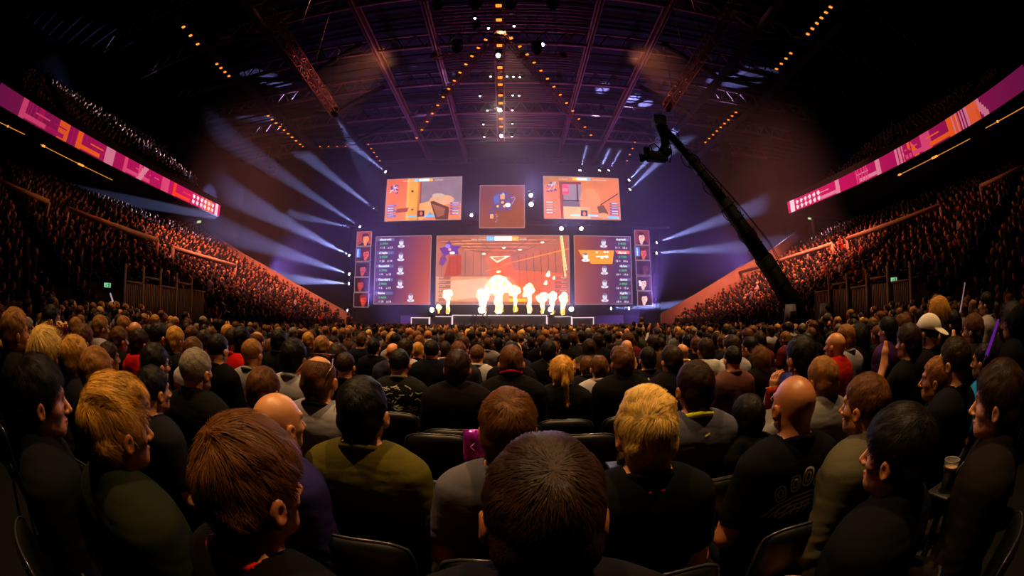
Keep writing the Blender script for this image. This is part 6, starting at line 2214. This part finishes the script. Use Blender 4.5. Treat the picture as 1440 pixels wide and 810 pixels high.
# ------------------------------------------------------------------ things in hands and between seats
def phone(loc, rz, tilt, label, screen):
    root = empty('phone', loc, rz); root.rotation_euler[0] = tilt; tag(root, label, 'phone')
    MB().rbox((0, 0, 0), (.072, .0045, .036), .004).build('body', M_BLACK, root)
    pp = Pic(24, 14).grad(*screen).noise(.5, 9, 2)
    obj('display', pp.mesh('display', .13, .064), emit_attr('phone_picture', 1.0), root, loc=(0, -.0056, 0))
    MB().lathe([(.006, 0), (.006, .002), (.003, .002)], 10, Matrix.Translation((.055, .0045, .02)) @ look((0, 1, 0)).to_4x4()).build('camera_lens', M_CHAIRMETAL, root)
    return root


def in_frame(b, v):
    return (Matrix.Translation(b.location) @ Euler(b.rotation_euler).to_matrix().to_4x4() @ Matrix.Scale(b.scale[0], 4)) @ Vector(v)


b = body_of('the raised phone'); phone(in_frame(b, (0, .36, 1.165)), b.rotation_euler[2], 0, 'dark phone held up in both hands by the person in the pale jacket', ('181420', '40304a'))
b = body_of('the one lifting a phone by the ponytail'); phone(in_frame(b, (0, .36, 1.165)), b.rotation_euler[2], 0, 'phone lifted in both hands right of the blond ponytail', ('603020', 'a05030'))
b = body_of('the raised finger'); phone(in_frame(b, (.11, .34, .86)), b.rotation_euler[2] - .2, -.4, 'phone with glowing red picture beside the raised finger', ('ff3018', 'ff9040'))
P = atd(930, 537, 3.9); phone(P, -.2, -.35, 'phone glowing orange red just left of the neon yellow collar', ('e02010', 'ff8040'))


def cup(loc, label, fill='7a4a1c', s=1.0):
    root = empty('plastic_cup', loc); root.scale = (s,) * 3; tag(root, label, 'cup')
    m, nt, N, L, bs = nmat('clear_plastic'); bs.inputs['Base Color'].default_value = (.9, .85, .8, 1); bs.inputs['Transmission Weight'].default_value = .85; bs.inputs['Roughness'].default_value = .08
    MB().lathe([(.030, 0), (.043, .125), (.0455, .128), (.0445, .131), (.0415, .125), (.029, .004), (.001, .004)], 24).build('cup_wall', m, root, True)
    MB().lathe([(.001, .005), (.0285, .005), (.037, .085), (.001, .085)], 24).build('drink', flat_mat('dark_drink', fill, .2), root, True)
    MB().lathe([(.001, .085), (.0372, .085), (.039, .101), (.001, .103)], 24).build('foam', flat_mat('cream_foam', 'd8b088', .8), root, True)
    return root


P = atd(875, 652, 1.95); c1_ = cup(P, 'plastic cup of dark beer with pale foam left of the bright blond hair', s=.85)
P2 = atd(1330, 686, 1.6); cup(P2, 'nearly dark plastic cup at the lower right beside the bearded profile', '120c08', .75)
for Pq, w_, lab in ((P, (.20, .05), 'narrow black ledge on the chair back under the beer cup'), (P2, (.16, .05), 'narrow black ledge under the dark cup at the lower right')):
    o = empty('cup_ledge', (Pq[0], Pq[1], 0)); tag(o, lab, 'ledge')
    MB().rbox((0, 0, Pq[2] - .012), (.07, .055, .010), .008).build('tray', M_CHAIR, o); MB().tube([(0, 0, Pq[2] - .02), (0, 0, .02)], .015, 8).build('post', M_CHAIRMETAL, o)
    MB().lathe([(.12, 0), (.12, .015), (.02, .02)], 14).build('foot', M_CHAIRMETAL, o)


def bag(px, py, D, label, c1, c2, s=1.0):
    P = atd(px, py, D)
    root = empty('snack_bag', P, .1); root.scale = (s,) * 3; tag(root, label, 'snack bag')
    V, F = [], []
    n, m_ = 14, 14
    for sd in (1, -1):
        for j in range(m_):
            for i in range(n):
                u, v = i / (n - 1) * 2 - 1, j / (m_ - 1) * 2 - 1
                th = .028 * max((1 - u ** 4) * (1 - v ** 6), 0) + .0012 + .003 * math.sin(9 * u + 4 * v) * (1 - u ** 4)
                V.append((u * .075 * (1 - .05 * v * v), -sd * th, v * .10 + .10))
    a = n * m_
    for j in range(m_ - 1):
        for i in range(n - 1):
            q = j * n + i
            F.append((q, q + 1, q + n + 1, q + n)); F.append((a + q, a + q + n, a + q + n + 1, a + q + 1))
    rim = [i for i in range(n)] + [j * n + n - 1 for j in range(1, m_)] + [(m_ - 1) * n + i for i in range(n - 2, -1, -1)] + [j * n for j in range(m_ - 2, 0, -1)]
    for q, w_ in zip(rim, rim[1:] + rim[:1]): F.append((w_, q, a + q, a + w_))
    obj('pouch', mesh_np('pouch', V, [F], True), flat_mat('foil_' + c1, c1, .22, .4, .7, .3, 30), root)
    MB().box((-.074, -.004, .192), (.074, .004, .202)).build('crimped_edge', flat_mat('foil_' + c2, c2, .3, .5), root)
    MB().tube([(-.03, -.031, .1), (0, -.032, .13), (.03, -.031, .1), (0, -.032, .07)], .006, 6, closed=True).build('printed_mark', flat_mat('foil_ink_' + c2, c2, .4), root)
    return root


bag(669, 648, 2.1, 'shiny purple and pink snack bag left of the wavy hair in grey', 'a018b0', 'd868d8', .8)
bag(1083, 575, 2.2, 'orange and crimson snack bag left of the shiny bald head', 'b03820', 'e89a30', .55)
P = atd(87, 470, 3.6)
root = empty('snack_tub', P); tag(root, 'purple-striped popcorn tub at the left beside the long pale blond hair', 'tub')
MB().lathe([(.045, -.1), (.065, .05), (.068, .052), (.062, .05)], 20).build('tub_wall', flat_mat('magenta_card', 'a03070', .6), root, True)
pc = MB()
for i in range(40):
    a, q = rng.uniform(0, 6.28), rng.uniform(0, .055)
    pc.lathe([(.001, -.012), (.011, -.006), (.012, .004), (.001, .012)], 6, Matrix.Translation((q * math.cos(a), q * math.sin(a), .05 + rng.uniform(0, .035))))
o = pc.build('popcorn', flat_mat('popcorn', 'e0b060', .8), root, True); o['kind'] = 'stuff'


def stick(p0, p1, r_, label, c, s_):
    A, B = np.array(p0), np.array(p1)
    root = empty('light_stick', A); tag(root, label, 'light stick')
    D = B - A
    MB().tube([D * .22, D * .6, D * .98, D], [r_, r_ * .95, r_ * .85, r_ * .3], 12).build('foam_tube', emit_mat('stick_' + c, c, s_), root, True)
    MB().tube([D * 0, D * .22], r_ * .7, 10).build('grip', M_BLACK, root, True)


stick(atd(1381, 516, 2.1), atd(1404, 449, 2.3), .009, 'glowing purple light stick slanting up at the right edge', '9030c0', .35)
stick(atd(160, 428, 7.5), atd(155, 412, 7.5), .016, 'pale white light stick raised before the left tunnel mouth', 'e8c8d8', .5)
stick(at(1350, 424, 3.4) - [.1, 0, .3], at(1357, 397, 3.4), .012, 'pale pink light stick raised right of the long wavy blond hair', 'd8a0b0', .4)

# ------------------------------------------------------------------ everyone else: one crowd
def sph(c, r, nu, nv):
    V = [(c[0], c[1], c[2] - r[2])]
    for j in range(1, nv):
        t = -PI / 2 + PI * j / nv
        for i in range(nu):
            a = 2 * PI * i / nu
            V.append((c[0] + r[0] * math.cos(t) * math.cos(a), c[1] + r[1] * math.cos(t) * math.sin(a), c[2] + r[2] * math.sin(t)))
    V.append((c[0], c[1], c[2] + r[2]))
    Q, T = [], []
    for i in range(nu): T.append((0, 1 + (i + 1) % nu, 1 + i))
    for j in range(nv - 2):
        for i in range(nu):
            a = 1 + j * nu
            Q.append((a + i, a + (i + 1) % nu, a + nu + (i + 1) % nu, a + nu + i))
    a = 1 + (nv - 2) * nu; e = len(V) - 1
    for i in range(nu): T.append((a + i, a + (i + 1) % nu, e))
    return np.array(V), np.array(Q), np.array(T)


def template(fine, arms_):
    """parts with a colour class: 0 skin, 1 hair, 2 shirt, 3 trousers"""
    mb = MB(); cls = []

    def put(V, Fs, c):
        mb.add(V, Fs); cls.extend([c] * len(V))
    nu, nv = (12, 8) if fine else (8, 6)
    V, Q, T = sph((0, .008, 1.185), (.074, .094, .112), nu, nv); put(V, [Q, T], 0)
    V, Q, T = sph((0, -.022, 1.215), (.083, .098, .095), nu, nv)
    V[:, 1] = np.minimum(V[:, 1], .05 - .2 * np.maximum(1.26 - V[:, 2], 0) + .0); put(V, [Q, T], 1)
    if fine:
        for s in (1, -1):
            V, Q, T = sph((.08 * s, -.008, 1.172), (.012, .02, .032), 6, 4); put(V, [Q, T], 0)
    def tube(p, r, n, c, flat=1.0):
        m2 = MB().tube(p, r, n, True, flat); V = np.concatenate(m2.v); put(V, [np.concatenate(f) for f in m2.f.values()], c)
    tube([(0, -.02, 1.12), (0, -.03, 1.02)], [.052, .058], 8 if fine else 6, 0)
    # torso loft
    n = 12 if fine else 8
    R = [(1.075, .062, .06), (1.045, .12, .085), (1.00, .20, .105), (.93, .205, .12), (.80, .20, .13), (.56, .175, .14)]
    V = []
    for z, a, b in R:
        for i in range(n):
            t = 2 * PI * i / n; V.append((a * math.cos(t), b * math.sin(t) - .02, z))
    Q = [[j * n + (i + 1) % n, j * n + i, (j + 1) * n + i, (j + 1) * n + (i + 1) % n] for j in range(len(R) - 1) for i in range(n)]
    put(np.array(V), [Q], 2)
    for s in (1, -1):
        if arms_ == 0:
            tube([(.185 * s, -.01, .98), (.215 * s, .03, .72), (.12 * s, .26, .66)], [.05, .042, .032], 6, 2)
            tube([(.12 * s, .26, .66), (.08 * s, .33, .66)], [.03, .02], 5, 0)
        elif arms_ == 1:
            tube([(.20 * s, -.01, .98), (.26 * s, .15, .92), (.14 * s, .22, 1.20)], [.055, .045, .034], 6, 2)
            tube([(.14 * s, .22, 1.20), (.13 * s, .22, 1.30), (.11 * s, .21, 1.38)], [.03, .035, .015], 6, 0)
        else:
            tube([(.20 * s, -.01, .98), (.25 * s, .10, .76), (.04 * s, .25, .92)], [.055, .045, .034], 6, 2)
            tube([(.04 * s, .25, .92), (.01 * s, .27, 1.03)], [.03, .02], 5, 0)
        tube([(.09 * s, .02, .52), (.12 * s, .46, .51), (.12 * s, .44, .10)], [.09, .07, .045], 6, 3)
    return np.concatenate(mb.v), {k: np.concatenate(f) for k, f in mb.f.items()}, np.array(cls)


seats = []      # x,y,z(floor),yaw,fine
r = np.random.default_rng(21)
for x, y in rest:
    lift = max(0, (abs(x) - 4.5)) * .075 if y < 8 else 0
    seats.append((x, y, lift, math.atan2(x, 38 - y) + r.normal() * .15, 1 if math.hypot(x, y) < 13 else 0))
def in_pix_gap(x, y, z):
    """aisles and tunnel mouths stay free"""
    return False
for sd in (-1, 1):
    nrow = int((XO - XI) / ROWP)
    for i in range(nrow):
        x = XI + (i + .42) * ROWP
        z = Z0 - .95 + i * ROWP * SL
        for k in range(75):
            y = -1.0 + k * .54
            if y > 28.9: break
            if math.atan2(x, max(y, .01)) > 1.36: continue
            if any(abs(y - a) < .45 for a in (6.4, 14.3, 22.2)): continue        # stairways
            if i < 4 and (7.6 < y < 12.8): continue                                # tunnel mouth
            if i in (10, 11) and r.random() < .25: continue
            if r.random() < .04: continue
            seats.append((sd * (x + r.normal() * .04), y + r.normal() * .05, z, math.atan2(sd * x, 36 - y) * .8 + r.normal() * .2, 0))
    for i in range(11):
        x = 24.3 + (i + .45) * .85; z = 10.9 + i * .85 * .62
        for k in range(50):
            y = .5 + k * .54
            if y > 24.5: break
            if math.atan2(x, y) > 1.36 or r.random() < .08: continue
            if any(abs(y - a) < .45 for a in (9.4, 17.3)): continue
            seats.append((sd * x, y + r.normal() * .05, z, math.atan2(sd * x, 36 - y) * .8 + r.normal() * .2, 0))
print('crowd seats', len(seats))
TPL = {(f, a): template(f, a) for f in (0, 1) for a in (0, 1, 2)}
S = np.array(seats)
n = len(S)
arm = r.choice(3, n, p=[.80, .05, .15])
skin = np.array([srgb(c) for c in ('c8814f', 'b9744a', 'd89468', 'a86840', 'c88858')])
haircol = np.array([srgb(c) for c in HN.values()]); hw = np.array([.2, .27, .25, .12, .07, .03, .04, .02])
bald = r.random(n) < .06
shc = np.array([srgb(c) for c in ('121214', '17171b', '26262c', '1a1c2c', '6c6870', '98949a', '5a1c24', '3a3424', '9a2018', '2a4070')])
shw = np.array([.27, .2, .14, .1, .08, .07, .04, .04, .03, .03])
sk = skin[r.choice(5, n)] * r.uniform(.85, 1.1, (n, 1)); hc = haircol[r.choice(8, n, p=hw / hw.sum())]; hc[bald] = sk[bald]
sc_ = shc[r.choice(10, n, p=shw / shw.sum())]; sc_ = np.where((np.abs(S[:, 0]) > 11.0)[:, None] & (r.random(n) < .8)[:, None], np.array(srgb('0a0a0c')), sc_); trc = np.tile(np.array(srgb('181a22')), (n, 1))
scl = r.uniform(.93, 1.08, n)
Vall, Call, Fall, base = [], [], {}, 0
for key in TPL:
    sel = np.nonzero((S[:, 4] == key[0]) & (arm == key[1]))[0]
    if not len(sel): continue
    V, F, cl = TPL[key]
    m_ = len(V)
    c, s = np.cos(S[sel, 3]), np.sin(S[sel, 3])
    lean = r.normal(0, .05, len(sel)); leanx = r.normal(0, .04, len(sel))
    X = V[None, :, 0] * scl[sel, None] + leanx[:, None] * (V[None, :, 2] - .5); Y = V[None, :, 1] * scl[sel, None] + lean[:, None] * (V[None, :, 2] - .5); Z = V[None, :, 2] * scl[sel, None]
    W = np.stack([S[sel, 0:1] + X * c[:, None] - Y * s[:, None], S[sel, 1:2] + X * s[:, None] + Y * c[:, None], S[sel, 2:3] + Z], -1)
    tab = np.stack([sk[sel], hc[sel], sc_[sel], trc[sel]], 1)
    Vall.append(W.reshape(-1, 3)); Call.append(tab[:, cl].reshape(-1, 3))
    offs = base + np.arange(len(sel)) * m_
    for k, f in F.items(): Fall.setdefault(k, []).append((f[None] + offs[:, None, None]).reshape(-1, k))
    base += m_ * len(sel)
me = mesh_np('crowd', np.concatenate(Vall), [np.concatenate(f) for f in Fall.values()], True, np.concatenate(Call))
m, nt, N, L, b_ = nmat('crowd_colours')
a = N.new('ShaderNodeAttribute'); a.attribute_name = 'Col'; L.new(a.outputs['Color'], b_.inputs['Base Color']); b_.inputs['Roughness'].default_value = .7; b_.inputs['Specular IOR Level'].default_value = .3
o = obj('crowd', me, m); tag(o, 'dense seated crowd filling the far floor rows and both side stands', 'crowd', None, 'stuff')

# ------------------------------------------------------------------ render look
vs = scene.view_settings
scene.display_settings.display_device = 'sRGB'
vs.view_transform = 'Standard'; vs.look = 'None'; vs.exposure = 0.0; vs.gamma = 1.0; vs.use_curve_mapping = False
cy = scene.cycles
cy.max_bounces = 3; cy.diffuse_bounces = 1; cy.glossy_bounces = 1; cy.transmission_bounces = 3; cy.volume_bounces = 0; cy.transparent_max_bounces = 4
cy.caustics_reflective = False; cy.caustics_refractive = False
cy.sample_clamp_indirect = 3.0
cy.use_light_tree = True
